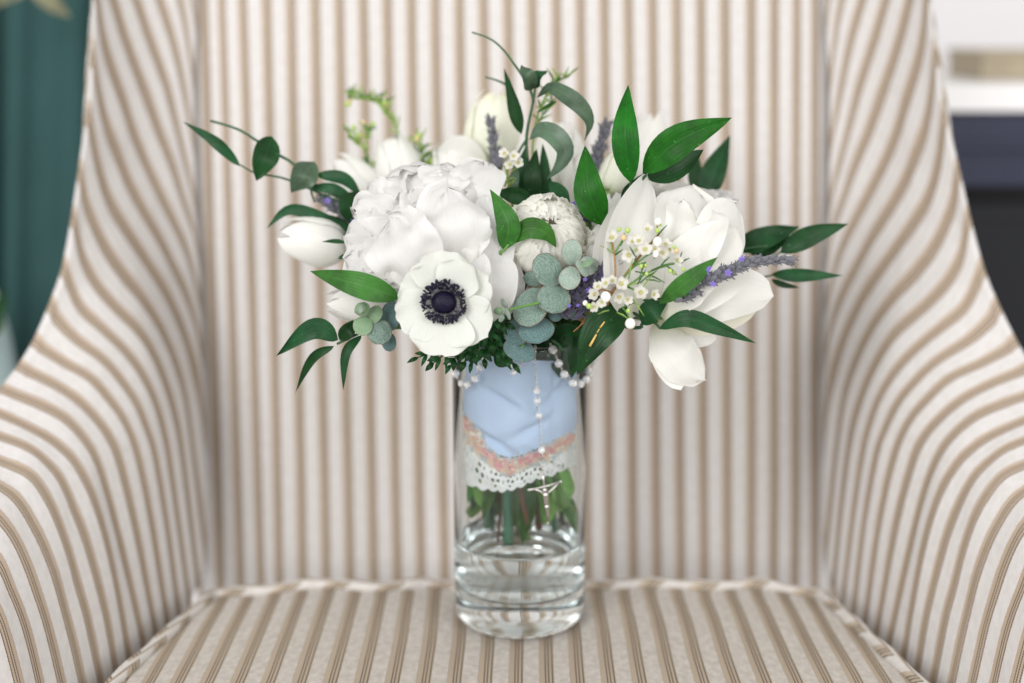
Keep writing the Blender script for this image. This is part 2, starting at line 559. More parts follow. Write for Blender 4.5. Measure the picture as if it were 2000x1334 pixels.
LEFT = {   # stripe number -> traced line, top (outer edge) to bottom (crease or seat)
    -10: [(352, -260), (366, -180), (376, -110), (382, -50)],
    -9: [(318, -250), (345, -150), (364, -70), (376, 0), (383, 50)],
    -8: [(272, -240), (318, -120), (352, 0), (364, 60), (373, 120), (378, 160)],
    -7: [(232, -220), (275, -110), (313, 0), (334, 66), (349, 126), (361, 186), (370, 235), (380, 290)],
    -6: [(205, -180), (235, -90), (268, 0), (286, 54), (307, 114), (325, 168), (343, 240), (358, 300), (372, 355), (384, 410)],
    -5: [(192, -100), (206, -50), (223, 0), (241, 60), (262, 120), (286, 186), (310, 255), (337, 324), (358, 390), (378, 449), (390, 510)],
    -4: [(186, -20), (190, 0), (202, 75), (220, 135), (241, 195), (259, 255), (283, 315), (316, 385), (356, 467), (375, 524), (393, 600)],
    -3: [(183, 110), (187, 141), (196, 195), (211, 255), (229, 300), (250, 354), (277, 405), (307, 456), (337, 516), (364, 576), (382, 632), (397, 700)],
    -2: [(174, 225), (178, 249), (190, 315), (205, 370), (221, 407), (255, 460), (292, 516), (326, 572), (356, 640), (375, 700), (390, 756), (401, 850)],
    -1: [(158, 340), (164, 380), (172, 411), (202, 479), (240, 535), (277, 580), (315, 640), (345, 711), (364, 782), (379, 891), (392, 1000), (404, 1090)],
    0: [(145, 430), (150, 456), (161, 505), (187, 554), (225, 599), (270, 644), (300, 692), (326, 756), (345, 823), (357, 891), (372, 1010), (388, 1145)],
    1: [(128, 530), (135, 550), (157, 599), (199, 640), (244, 685), (277, 730), (304, 786), (322, 850), (333, 910), (350, 1030), (368, 1162)],
    2: [(104, 600), (112, 621), (150, 662), (199, 700), (232, 737), (266, 786), (289, 842), (304, 891), (326, 1020), (348, 1185)],
    3: [(76, 670), (86, 681), (131, 711), (176, 737), (210, 775), (244, 823), (270, 891), (297, 1020), (326, 1204)],
    4: [(48, 718), (60, 726), (105, 749), (150, 779), (187, 816), (214, 853), (234, 900), (266, 1030), (303, 1224)],
    5: [(14, 762), (30, 769), (75, 786), (124, 812), (161, 850), (188, 895), (212, 970), (245, 1100), (279, 1245)],
    6: [(-22, 800), (0, 807), (45, 827), (94, 853), (124, 876), (150, 905), (181, 965), (210, 1060), (235, 1180), (251, 1276)],
    7: [(-60, 832), (0, 851), (54, 872), (91, 901), (120, 937), (145, 995), (171, 1064), (207, 1198), (225, 1300)],
    8: [(-95, 860), (-40, 880), (0, 899), (54, 922), (83, 955), (109, 1006), (134, 1075), (152, 1140), (171, 1206), (196, 1325)],
    9: [(-130, 895), (-60, 918), (0, 948), (36, 977), (65, 1024), (87, 1068), (109, 1126), (127, 1191), (145, 1260), (166, 1355)],
    10: [(-160, 930), (-80, 955), (-30, 985), (0, 1010), (29, 1050), (54, 1104), (73, 1158), (91, 1213), (105, 1267), (128, 1365)],
    11: [(-190, 975), (-100, 1005), (-40, 1050), (0, 1100), (22, 1151), (44, 1205), (62, 1267), (86, 1370)],
    12: [(-215, 1030), (-130, 1065), (-60, 1120), (-20, 1170), (0, 1205), (15, 1250), (40, 1345), (48, 1385)],
    13: [(-240, 1095), (-150, 1135), (-80, 1200), (-45, 1260), (-20, 1340), (-5, 1400)],
    14: [(-260, 1170), (-180, 1215), (-120, 1280), (-85, 1350), (-60, 1420)],
}
D_TOP = {-10: 1.275, -9: 1.27, -8: 1.262, -7: 1.252, -6: 1.240, -5: 1.225, -4: 1.205, -3: 1.195, -2: 1.188, -1: 1.180, 0: 1.170, 1: 1.160, 2: 1.148,
         3: 1.135, 4: 1.120, 5: 1.104, 6: 1.088, 7: 1.072, 8: 1.056, 9: 1.038, 10: 1.018, 11: 0.996, 12: 0.974, 13: 0.952, 14: 0.93}
D_BOT = {-10: 1.288, -9: 1.288, -8: 1.288, -7: 1.288, -6: 1.288, -5: 1.288, -4: 1.288, -3: 1.286, -2: 1.284, -1: 1.272, 0: 1.222, 1: 1.192, 2: 1.170,
         3: 1.148, 4: 1.127, 5: 1.105, 6: 1.083, 7: 1.062, 8: 1.040, 9: 1.018, 10: 0.996, 11: 0.975, 12: 0.953, 13: 0.932, 14: 0.91}


def gright(y):
    ks = [(-200, 1.0), (0, 1.02), (330, 1.12), (520, 1.15), (690, 1.14), (850, 1.05), (1000, 1.0), (1500, 1.0)]
    for (a, p), (b, q) in zip(ks, ks[1:]):
        if y <= b:
            return p + (q - p) * (y - a) / (b - a)
    return 1.0


def side_px(x, y, right):
    if not right:
        return x, y
    c = CC(y)
    x2 = 2 * c - x
    x2 = 1622 + (x2 - 1622) * gright(y) if x2 > 1622 else x2
    return x2, y


def arm_curves(right):
    rows = []
    for k in range(-10, 15):
        pts = LEFT[k]
        n = len(pts)
        d0, d1 = D_TOP[k], D_BOT[k]
        cum = [0.0]
        for a, b in zip(pts, pts[1:]):
            cum.append(cum[-1] + math.hypot(b[0] - a[0], b[1] - a[1]))
        P = []
        for (x, y), s in zip(pts, cum):
            t = s / cum[-1]
            e = t * t * (3 - 2 * t)
            e = 0.5 * e + 0.5 * t
            xx, yy = side_px(x, y, right)
            P.append(W(xx, yy, d0 + (d1 - d0) * e))
        # roll over the outer edge and down the back; tuck into the crease at the foot
        dirn = (P[0] - P[1]).normalized()
        out = Vector((1 if right else -1, 0, 0))
        A = P[0] + dirn * 0.004 + FWD * 0.003 + out * 0.002
        B = A + FWD * 0.016 + out * 0.003
        C2 = B + FWD * 0.05 - out * 0.008 + Vector((0, 0, -0.012))
        D2 = C2 + FWD * 0.10 - out * 0.02 + Vector((0, 0, -0.05))
        foot = P[-1] + (Vector((0, 0.012, -0.05)) if k > 0 else FWD * 0.012 + out * 0.03)
        top = spline([D2, C2, B, A] + P, 52)
        rows.append(top + [foot])
    return rows


def build_arm(parent, right, label):
    base = arm_curves(right)
    nk = len(base)
    rows, uvs = [], []
    sub = 5
    # spread across stripes with a smooth interpolation
    total = (nk - 1) * sub + 1
    cols = [spline([base[i][j] for i in range(nk)], total) for j in range(len(base[0]))]
    m = MB()
    for i in range(total):
        k = -10 + i / sub
        row = [cols[j][i] for j in range(len(cols))]
        L = 0
        uvr = []
        for j, p in enumerate(row):
            if j:
                L += (p - row[j - 1]).length
            q3 = p * 1.0
            p += (p - CAMLOC).normalized() * (0.0016 * nz(p.x * 22, p.y * 22, p.z * 16))
            uvr.append((k + 0.05 * nz(q3.x * 14, q3.y * 14, q3.z * 9), L / PER))
        rows.append(row)
        uvs.append(uvr)
    m.grid(rows, uvs)
    o = m.build("armrest", FAB, parent, label=label)
    return o, [r for r in rows]


chair = thing("armchair", "cream and tan striped velvet wing armchair holding the vase of flowers", "armchair", (0.0, 0.0, 0.0))
armL, rowsL = build_arm(chair, False, None)
armR, rowsR = build_arm(chair, True, None)


# outer-edge welt: follows the traced silhouette
SIL_L = [(186, -60), (182, 0), (172, 130), (166, 240), (160, 330), (146, 430), (130, 520), (104, 612), (70, 690), (36, 742), (0, 780), (-50, 822), (-110, 862)]
SIL_D = [1.215, 1.212, 1.208, 1.203, 1.196, 1.186, 1.176, 1.163, 1.146, 1.130, 1.112, 1.09, 1.065]
for right in (False, True):
    pts = []
    for (x, y), d in zip(SIL_L, SIL_D):
        xx, yy = side_px(x, y, right)
        pts.append(W(xx + (-8 if right else 8), yy, d + 0.006))
    m = MB()
    pp = spline(pts, 90)
    m.tube(pp, 0.0048, seg=10)
    m.uv = [(a, b / PER * 0.62) for a, b in m.uv]
    m.build("arm_welt", PIPE, chair)

# inside back
KT = {-11: 352, -10: 398, -9: 432}
KB = {-11: 384, -10: 429, -9: 468}
for k in range(-8, 13):
    KT[k] = 850 + 47.1 * k
    KB[k] = 867 + 46.1 * k if k < 1 or k > 5 else 867 + 46.5 * k
KT.update({13: 1467, 14: 1512, 15: 1556, 16: 1592, 17: 1624, 18: 1668})
KB.update({-8: 508, 6: 1147, 13: 1467, 14: 1511, 15: 1553, 16: 1591, 17: 1628, 18: 1672})
BD = {-11: 1.304, -10: 1.295, -9: 1.290, -8: 1.288, 14: 1.288, 15: 1.290, 16: 1.294, 17: 1.303, 18: 1.318}
rows, uvs = [], []
ks = sorted(KT)
YY = [-330, -120, 0, 200, 400, 600, 800, 1000, 1120, 1200, 1290]
cols = []
for y in YY:
    line = []
    for k in ks:
        f = y / 1100.0
        x = KT[k] + (KB[k] - KT[k]) * f
        d = BD.get(k, 1.286) - 0.006 * math.cos((k - 3) / 14 * 1.4)
        d += 0.010 * max(0, f) + (0.02 * ((y - 1120) / 100) if y > 1120 else 0)
        line.append(W(x, y, d))
    cols.append(spline(line, (len(ks) - 1) * 4 + 1))
for i in range(len(cols[0])):
    k = ks[0] + i / 4
    row = spline([c[i] for c in cols], 40)
    rows.append(row)
    L, uvr = 0, []
    for j, p in enumerate(row):
        if j:
            L += (p - row[j - 1]).length
        uvr.append((k + 0.03 * nz(k * 0.3, j * 0.15), L / PER))
    uvs.append(uvr)
m = MB()
m.grid(rows, uvs)
m.build("backrest", FAB, chair)

# seat cushion: trapezoid, softly crowned, boxed sides, welt on its top edge
SC = 0.0035
Y_BACK, Y_FRONT = 0.064, -0.33


def seat_half(y):
    t = (0.058 - y) / (0.058 + 0.118)
    return 0.2485 + (0.2890 - 0.2485) * t if t < 1.4 else 0.2485 + 0.0405 * 1.4 + 0.0 * t


def seat_z(x, y):
    hw = seat_half(y)
    ex = max(0, abs(x - SC) / hw)
    ey = max(0.0, (y + 0.02) / (Y_BACK + 0.02))
    z = -0.010 * ex ** 6 - 0.004 * ey ** 3
    z += 0.0022 * nz(x * 9, y * 9, 3.3) + 0.0008 * nz(x * 34, y * 20, 8)
    if math.hypot(x - VX, y) < 0.052:
        z = min(z, -0.0015)
    return z


m = MB()
rows, uvs = [], []
NX, NY = 96, 60
for j in range(NY + 1):
    y = Y_FRONT + (Y_BACK - Y_FRONT) * j / NY
    r, ur = [], []
    for i in range(NX + 1):
        s = -1 + 2 * i / NX
        hw = seat_half(y)
        x = SC + s * hw
        yy = y + (0.0035 * math.sin(x * 70) + 0.006 * (1 - s * s) * -1 + 0.004) * (j / NY) ** 4
        r.append(Vector((x, yy, seat_z(x, y))))
        # the weave bends towards the back where the cover is pulled over the edge
        ur.append(((x - SC) / PER + 0.02 - 0.25 * s * max(0, (y - 0.03) / 0.034) ** 2 * 0.5 + 0.05 * nz(y * 12, x * 5), y / PER))
    rows.append(r)
    uvs.append(ur)
m.grid(rows, uvs)
# side boxing
rim = [rows[j][0] for j in range(NY + 1)] + [rows[NY][i] for i in range(1, NX + 1)] + [rows[j][NX] for j in range(NY - 1, -1, -1)]
outw = []
for p in rim:
    c = Vector((SC, -0.12, 0))
    q = (p - c)
    q.z = 0
    outw.append(q.normalized())
lv = [(0.0, 0.0), (0.006, -0.012), (0.010, -0.04), (0.008, -0.075), (0.0, -0.10)]
gr = [[p + o * a + Vector((0, 0, b)) for p, o in zip(rim, outw)] for a, b in lv]
gu = [[(i * 0.35, b / PER) for i in range(len(rim))] for a, b in lv]
m.grid(gr, gu)
m.build("seat_cushion", FAB_SHADED, chair)
m = MB()
wp = spline([p + o * 0.001 + Vector((0, 0, 0.0018 + 0.0012 * nz(i * 0.35, 4))) for i, (p, o) in enumerate(zip(rim, outw))][::3], 320)
m.tube(wp, 0.0052, seg=10, rfun=lambda q: 0.0052 * (1 + 0.12 * math.sin(q * 150)))
m.uv = [(a, b / PER * 0.5) for a, b in m.uv]
m.build("seat_welt", PIPE, chair)

# ------------------------------------------------------------------ background, left and right of the chair
CURT = simple("teal_linen", (0.026, 0.075, 0.074), 0.9, var=0.2, scale=14, bump=0.3)
m = MB()
rows = []
for j in range(12):
    y = -250 + j * 120
    rows.append([W(x, y, 1.62 + 0.016 * math.sin(x * 0.030 + 0.2) + 0.006 * math.sin(x * 0.11 + y * 0.002) + (0.05 if x < 20 else 0)) for x in range(-1300, 330, 12)])
m.grid(rows)
o = m.build("curtain", CURT, origin=W(-100, 1000, 1.62))
tag(o, "dark teal fabric curtain hanging behind the left side of the armchair", "curtain")

o = thing("pale_chair", "pale blue upholstered chair edge at far left below the teal curtain", "chair", W(-90, 900, 1.45))
m = MB()
pts = [W(-30, 560, 1.45), W(-4, 640, 1.45), (W(10, 720, 1.45)), W(16, 800, 1.45), W(20, 1000, 1.45)]
sp = spline(pts, 14)
rows = [[p, p + FWD * 0.02 + RIGHT * 0.004, p + FWD * 0.08 - RIGHT * 0.02] for p in sp]
rows = [[p - RIGHT * 0.25 + FWD * 0.02, p - RIGHT * 0.10 - FWD * 0.03, p - RIGHT * 0.03 - FWD * 0.025] + r for p, r in zip(sp, rows)]
m.grid(rows)
m.build("backrest", simple("pale_blue_cloth", (0.42, 0.55, 0.55), 0.85, var=0.08), o)


def leaf_shape(kind, t):
    if kind == 'ruscus':
        a = math.sin(math.pi * t ** 0.86)
        return max(0.0, a) ** 0.85 * (1 - 0.25 * t ** 3) + 0.03 * (1 - t)
    if kind == 'long':
        return max(0.0, math.sin(math.pi * t ** 0.92)) ** 0.9 * (1 - 0.3 * t ** 3) + 0.04 * (1 - t)
    if kind == 'round':
        return math.sqrt(max(0.0, 1 - (2 * t - 1) ** 2))
    if kind == 'petal':
        return max(0.0, math.sin(math.pi * min(1, 0.10 + 0.90 * t) ** 1.15)) ** 0.62
    if kind == 'tongue':
        return min(1.0, 0.45 + 1.6 * t) * math.sqrt(max(0.0, 1 - max(0, (t - 0.55) / 0.45) ** 2.2))
    if kind == 'strap':
        return min(1, 6 * t + .4) * min(1, 3 * (1 - t) + 0.05)
    return 1.0 - t


def blade(parent, name, pts, width, mat, roll=(0, 0), fold=0.12, shape='ruscus', n=14, mseg=6, wave=0.0, seed=0, curl=0.0, label=None, frill=0.0):
    """leaf or petal blade along points (px, py, depth); width in px; rolls in degrees at foot and tip"""
    dm = sum(p[2] for p in pts) / len(pts)
    mid = spline([W(*p) for p in pts], n)
    w = PX(width, dm) * 0.5
    rows, uvs = [], []
    for i in range(n):
        t = i / (n - 1)
        T = (mid[min(i + 1, n - 1)] - mid[max(i - 1, 0)]).normalized()
        V = (CAMLOC - mid[i]).normalized()
        Nn = (V - T * V.dot(T))
        if Nn.length < 1e-4:
            Nn = UP
        Nn.normalize()
        B = T.cross(Nn)
        a = rad(roll[0] + (roll[1] - roll[0]) * t)
        B2 = B * math.cos(a) + Nn * math.sin(a)
        N2 = Nn * math.cos(a) - B * math.sin(a)
        ww = w * leaf_shape(shape, t)
        r, u = [], []
        for j in range(mseg + 1):
            s = -1 + 2 * j / mseg
            h = fold * abs(s) ** 1.5 - curl * s * s
            off = B2 * (s * ww) + N2 * (h * ww)
            if frill:
                e_ = max(abs(s) ** 3, t ** 4)
                q_ = nz(s * 5 + seed * 3.3, t * 7 + seed, 1.5)
                off *= 1 + frill * 0.35 * e_ * q_
                off += N2 * (frill * 0.45 * w * e_ * nz(s * 4 + seed, t * 6 - seed * 2, 7.7)) + T * (frill * 0.5 * w * t ** 3 * (nz(s * 6 + seed * 1.9, 2.2, seed) + 0.5 * nz(s * 15, seed * 3.1, 4)))
            if wave:
                off += N2 * (wave * w * nz(t * 3.1 + seed * 7.3, s * 1.7 + seed, seed * 2.1) * (0.3 + abs(s)))
            r.append(mid[i] + off)
            u.append((s, t))
        rows.append(r)
        uvs.append(u)
    m = MB()
    m.grid(rows, uvs)
    return m.build(name, mat, parent, label=label)


def stem(parent, pts, r0, r1=None, mat=None, name="stem", n=14, seg=7):
    m = MB()
    m.tube(spline([p if isinstance(p, Vector) else W(*p) for p in pts], n), r0, r1, seg=seg)
    return m.build(name, mat or M['stem'], parent)


o = thing("houseplant", "blurred dry olive leaf hanging at the upper left corner before the curtain", "plant", W(60, -60, 1.5))
stem(o, [(40, -80, 1.5), (70, -30, 1.5), (95, 10, 1.5)], 0.0015, 0.001, M['twig'])
DRY = leaf_mat("dry_leaf", (0.20, 0.19, 0.12), (0.3, 0.28, 0.2))
blade(o, "leaf", [(60, -30, 1.5), (100, 5, 1.49), (138, 34, 1.5)], 42, DRY, roll=(10, 40))
blade(o, "leaf", [(60, -30, 1.5), (20, -12, 1.5), (-14, 16, 1.5)], 30, DRY, roll=(0, 30))
o = thing("potted_plant", "blurred green leaves at the left edge above the pale blue chair", "plant", W(-40, 700, 1.42))
stem(o, [(-40, 700, 1.42), (-25, 640, 1.42), (-14, 560, 1.42)], 0.0015, 0.001, M['stem_dark'])
blade(o, "leaf", [(-20, 640, 1.42), (0, 600, 1.41), (10, 560, 1.42)], 26, M['ruscus_dark'])
blade(o, "leaf", [(-22, 660, 1.42), (-5, 640, 1.41), (8, 622, 1.42)], 18, M['ruscus_mid'])

# pale wall and the dark sideboard at right
m = MB()
m.grid([[W(1200, -500, 2.5), W(2700, -500, 2.5)], [W(1200, 900, 2.75), W(2700, 900, 2.75)]])
o = m.build("wall", simple("pale_wall", (0.80, 0.78, 0.80), 0.9, var=0.03, scale=3), origin=W(1900, 900, 2.75))
o['kind'] = 'structure'
tag(o, "pale lilac grey wall behind the sideboard", "wall")


def up_line(px, py, d):
    p = W(px, py, d)
    return p


sbz = W(1900, 216, 1.62)            # front lower edge of the marble slab
x0, x1 = W(1700, 216, 1.62).x, W(2420, 216, 1.62).x
yf, zt = sbz.y, sbz.z
o = thing("sideboard", "dark navy sideboard with white stone top behind the right armrest", "sideboard", (W(2000, 216, 1.62).x, yf + 0.2, zt - 0.8))
NAVY = simple("navy_paint", (0.024, 0.029, 0.062), 0.45, var=0.15, scale=20)
NAVY2 = simple("navy_panel", (0.005, 0.006, 0.010), 0.6, var=0.3, scale=16)
BLACK = simple("gap_black", (0.006, 0.006, 0.007), 0.7, var=0.2)
mm = MB()
mm.box((x0, yf - 0.012, zt), (x1, yf + 0.45, zt + 0.030))
mm.build("stone_top", simple("white_stone", (0.86, 0.85, 0.85), 0.25, var=0.05, scale=8), o, smooth=False)
mm = MB()
mm.box((x0 + 0.01, yf + 0.02, zt - 0.9), (x1 - 0.01, yf + 0.44, zt - 0.001))
mm.build("body", BLACK, o, smooth=False)
z2 = W(1900, 368, 1.62).z
z3 = W(1900, 402, 1.62).z
mm = MB()
mm.box((x0 + 0.012, yf + 0.004, z2), (x1 - 0.012, yf + 0.0198, zt - 0.003))
h = (zt - z2)
for a, b, q in ((0.06, 0.14, 0.004), (0.40, 0.50, 0.006), (0.54, 0.60, 0.010), (0.86, 0.96, 0.004)):
    mm.box((x0 + 0.016, yf + 0.0038 - q, zt - b * h), (x1 - 0.016, yf + 0.0038, zt - a * h))
mm.build("drawer_front", NAVY, o, smooth=False)
mm = MB()
mm.box((x0 + 0.012, yf + 0.004, zt - 0.86), (x1 - 0.012, yf + 0.0198, z3))
mm.box((x0 + 0.015, yf + 0.000, z3 - 0.02), (x1 - 0.015, yf + 0.0038, z3 - 0.004))
mm.build("cabinet_door", NAVY2, o, smooth=False)

bx = W(1965, 150, 1.74)
o = thing("beige_box", "blurred beige woven box on the white stone top at the right edge", "box", (bx.x, yf + 0.16, zt + 0.030))
BEIGE = simple("beige_weave", (0.42, 0.36, 0.26), 0.8, var=0.2, scale=60, bump=0.5)
mm = MB()
mm.box((W(1903, 150, 1.74).x, yf + 0.10, zt + 0.0305), (W(2110, 150, 1.74).x, yf + 0.24, zt + 0.0305 + PX(40, 1.74)))
mm.build("body", BEIGE, o, smooth=False)
mm = MB()
mm.box((W(1900, 150, 1.74).x, yf + 0.097, zt + 0.0308 + PX(40, 1.74)), (W(2113, 150, 1.74).x, yf + 0.243, zt + 0.0305 + PX(52, 1.74)))
mm.build("lid", BEIGE, o, smooth=False)

# ------------------------------------------------------------------ glass vase and water
GLASS = glass_mat("clear_glass", (0.972, 0.988, 0.990), 1.47)
WATER = glass_mat("water", (0.99, 1.0, 1.0), 1.333)
VO = Vector((VX, VY, 0))
H, RO, RI, ZF = 0.2235, 0.0500, 0.0466, 0.0265


def lathe(prof, seg=96):
    m = MB()
    rows = []
    for r, z in prof:
        rows.append([VO + Vector((r * math.cos(2 * math.pi * j / seg), r * math.sin(2 * math.pi * j / seg), z)) for j in range(seg)])
    b = m.grid(rows, closed=True)
    m.face(*[b + j for j in reversed(range(seg))])
    e = b + (len(prof) - 1) * seg
    m.face(*[e + j for j in range(seg)])
    return m


prof = [(0.0010, 0.0062), (0.0150, 0.0056), (0.0280, 0.0040), (0.0370, 0.0018), (0.0405, 0.0008), (0.0435, 0.0010), (0.0465, 0.0022), (0.0488, 0.0048), (0.0498, 0.0085), (0.0500, 0.0130), (RO, 0.05), (RO, 0.12), (RO, H - 0.003),
        (RO - 0.0004, H - 0.0010), (RO - 0.0017, H), (RI + 0.0004, H - 0.0010), (RI, H - 0.003), (RI, 0.12), (RI, ZF + 0.012), (RI - 0.0012, ZF + 0.0055), (RI - 0.005, ZF + 0.0015), (RI - 0.012, ZF)]
m = lathe(prof)
vase = m.build("glass_vase", GLASS, origin=VO)
tag(vase, "clear glass cylinder vase with thick base standing on the striped seat", "vase")
ZW = 0.0640
rr = RI + 0.00012
prof = [(RI - 0.0121, ZF - 0.0001), (RI - 0.0049, ZF + 0.0014), (RI - 0.0011, ZF + 0.0054), (rr, ZF + 0.012), (rr, ZW - 0.001), (rr, ZW + 0.0016), (RI - 0.0008, ZW + 0.0006), (RI - 0.0025, ZW), (RI - 0.02, ZW - 0.0001)]
m = lathe(prof)
wat = m.build("water", WATER, origin=VO + Vector((0, 0, ZF)))
tag(wat, "clear water filling the bottom of the glass vase", "water")


def on_cyl(px, py, r, far=False):
    """point where the view ray through a pixel meets a cylinder of radius r about the vase"""
    d = (W(px, py, 1.0) - CAMLOC)
    ox, oy = CAMLOC.x - VX, CAMLOC.y - VY
    a = d.x ** 2 + d.y ** 2
    b = 2 * (ox * d.x + oy * d.y)
    c = ox * ox + oy * oy - r * r
    disc = b * b - 4 * a * c
    if disc < 0:
        disc = 0
    t = (-b + (math.sqrt(disc) if far else -math.sqrt(disc))) / (2 * a)
    return CAMLOC + d * t


# ------------------------------------------------------------------ handkerchief inside the vase
BLUE = simple("blue_cotton", (0.60, 0.73, 0.96), 0.85, var=0.06, scale=30, bump=0.25, transl=0.15)
hk = thing("handkerchief", "light blue cotton handkerchief with lace edge wrapped round the stems inside the vase", "handkerchief", VO + Vector((0, -0.03, 0.09)))
RC = 0.0452


def lerp_tab(tab, x):
    if x <= tab[0][0]:
        return tab[0][1]
    for (a, p), (b, q) in zip(tab, tab[1:]):
        if x <= b:
            return p + (q - p) * (x - a) / (b - a)
    return tab[-1][1]


def hk_angle(px):
    q = on_cyl(px, 800, RC)
    return math.atan2(q.x - VX, -(q.y - VY))


A0, A1 = -1.42, 1.40
B_EDGE = [(896, 770), (905, 800), (925, 840), (945, 872), (967, 891), (992, 900), (1018, 893), (1045, 880), (1080, 864), (1118, 842)]
B_LACE = [(896, 845), (905, 862), (925, 886), (948, 910), (970, 926), (992, 932), (1015, 926), (1045, 912), (1080, 895), (1118, 872)]
B_HEM = [(896, 935), (915, 945), (940, 958), (975, 963), (1005, 957), (1040, 944), (1080, 930), (1118, 912)]
Z = lambda px, py: on_cyl(px, py, RC).z


def ang_px(a):
    p = Vector((VX + RC * math.sin(a), VY - RC * math.cos(a), 0.14))
    q = p - CAMLOC
    return 1000 + FPX * q.x / q.dot(FWD)


def hk_pt(a, z, extra=0.0):
    fold = 0.0011 * nz(a * 2.2, z * 40, 1.0) + 0.0030 * nz(a * 1.6 + z * 34, z * 26 - a, 5.0)
    # a broad diagonal crease and an upright fold line
    fold -= 0.0036 * math.exp(-((z - 0.137 + 0.018 * a) / 0.006) ** 2) * math.exp(-(a + 0.15) ** 2 * 3)
    fold -= 0.0034 * math.exp(-((z - 0.118 + 0.03 * a) / 0.005) ** 2) * math.exp(-(a + 0.5) ** 2 * 8)
    fold -= 0.0012 * math.exp(-((a - 0.62) / 0.07) ** 2)
    for za, sl, wd, am, ac in ((0.176, -0.022, 0.0035, 0.0042, -0.3), (0.158, 0.020, 0.0040, 0.0045, 0.15), (0.143, -0.016, 0.0035, 0.0045, -0.55), (0.128, 0.014, 0.0030, 0.0035, 0.1), (0.166, 0.030, 0.0035, 0.0035, 0.75), (0.150, -0.030, 0.0030, 0.0030, 0.5)):
        fold -= am * math.exp(-((z - za - sl * a) / wd) ** 2) * math.exp(-((a - ac) / 0.42) ** 2)
    r = RC - 0.0022 + fold + extra
    return Vector((VX + r * math.sin(a), VY - r * math.cos(a), z))


NA = 84
m = MB()
rows, uvs = [], []
for i in range(NA + 1):
    a = A0 + (A1 - A0) * i / NA
    px = ang_px(a)
    zt2 = Z(px, 702 + 6 * math.sin(a * 3)) if abs(a) < 1.2 else Z(px, 705)
    zb2 = Z(px, lerp_tab(B_EDGE, px))
    rows.append([hk_pt(a, zt2 + (zb2 - zt2) * j / 30) for j in range(31)])
m.grid(rows)
m.build("cloth", BLUE, hk)
# hem at the top, turned over
m = MB()
m.tube([hk_pt(A0 + (A1 - A0) * i / 60, Z(ang_px(A0 + (A1 - A0) * i / 60), 703 + 6 * math.sin((A0 + (A1 - A0) * i / 60) * 3)), 0.0002) for i in range(61)], 0.0009, seg=6)
m.build("rolled_hem", BLUE, hk)
# crocheted coloured edging: many little loops in four colours
random.seed(3)
edg = {c: MB() for c in ('coral', 'pink', 'peach', 'aqua')}
for i in range(430):
    a = random.uniform(A0 * 0.97, A1 * 0.97)
    px = ang_px(a)
    q = random.random()
    y = lerp_tab(B_EDGE, px) + (lerp_tab(B_LACE, px) - lerp_tab(B_EDGE, px)) * q
    z = Z(px, y)
    c = hk_pt(a, z, 0.0006)
    if q < 0.16:
        kind = 'aqua' if random.random() < 0.75 else 'peach'
    elif q < 0.62:
        kind = random.choice(('coral', 'coral', 'coral', 'pink', 'peach'))
    elif q < 0.9:
        kind = random.choice(('peach', 'peach', 'coral', 'peach'))
    else:
        kind = random.choice(('aqua', 'peach', 'aqua'))
    if kind == 'coral' and abs(px - 1000) < 60 and random.random() < 0.45:
        kind = 'pink'
    t1 = Vector((math.cos(a), math.sin(a), 0))
    t2 = Vector((0, 0, 1))
    R0 = random.uniform(0.0010, 0.0017)
    ph = random.uniform(0, 6.28)
    ring = [c + (t1 * math.cos(2 * math.pi * k / 7 + ph) + t2 * math.sin(2 * math.pi * k / 7 + ph)) * R0 + Vector((math.sin(a), -math.cos(a), 0)) * (0.0004 * math.sin(k * 2.0)) for k in range(8)]
    edg[kind].tube(ring, 0.00042, seg=4, cap=False)
for c, mb in edg.items():
    mb.build("crochet_edging", M[c], hk, kind='stuff')
# backing band behind the loops
m = MB()
rows = []
for i in range(NA + 1):
    a = A0 + (A1 - A0) * i / NA
    px = ang_px(a)
    za, zb = Z(px, lerp_tab(B_EDGE, px) + 4), Z(px, lerp_tab(B_LACE, px))
    rows.append([hk_pt(a, za + (zb - za) * j / 4, -0.0005) for j in range(5)])
m.grid(rows)
m.build("edging_band", simple("cream_band", (0.86, 0.79, 0.70), 0.8, var=0.1, scale=300), hk)
# lace: a strip with real holes and a scalloped hem
m = MB()
NL, NZ2 = 430, 26
idx = {}


def lace_open(u, q, px):
    """true where the lace has thread; u in scallops, q 0 (top) .. 1 (hem)"""
    if q < 0.08:
        return True
    if px > 1062 and q < 0.85:
        return nz(u * 9, q * 9, 2) > -0.32
    uu = u % 1.0
    # scalloped arch threads
    d = math.hypot((uu - 0.5) * 1.0, (q - 0.42) * 0.75)
    if 0.36 < d < 0.47:
        return True
    if q > 0.86:
        return True
    w = (u * 3.0) % 1.0
    for cx, cyy, rr2 in ((0.5, 0.22, 0.28), (0.0, 0.50, 0.30), (1.0, 0.50, 0.30), (0.5, 0.74, 0.26)):
        if math.hypot(w - cx, (q - cyy) * 4.2) < rr2:
            return False
    return True


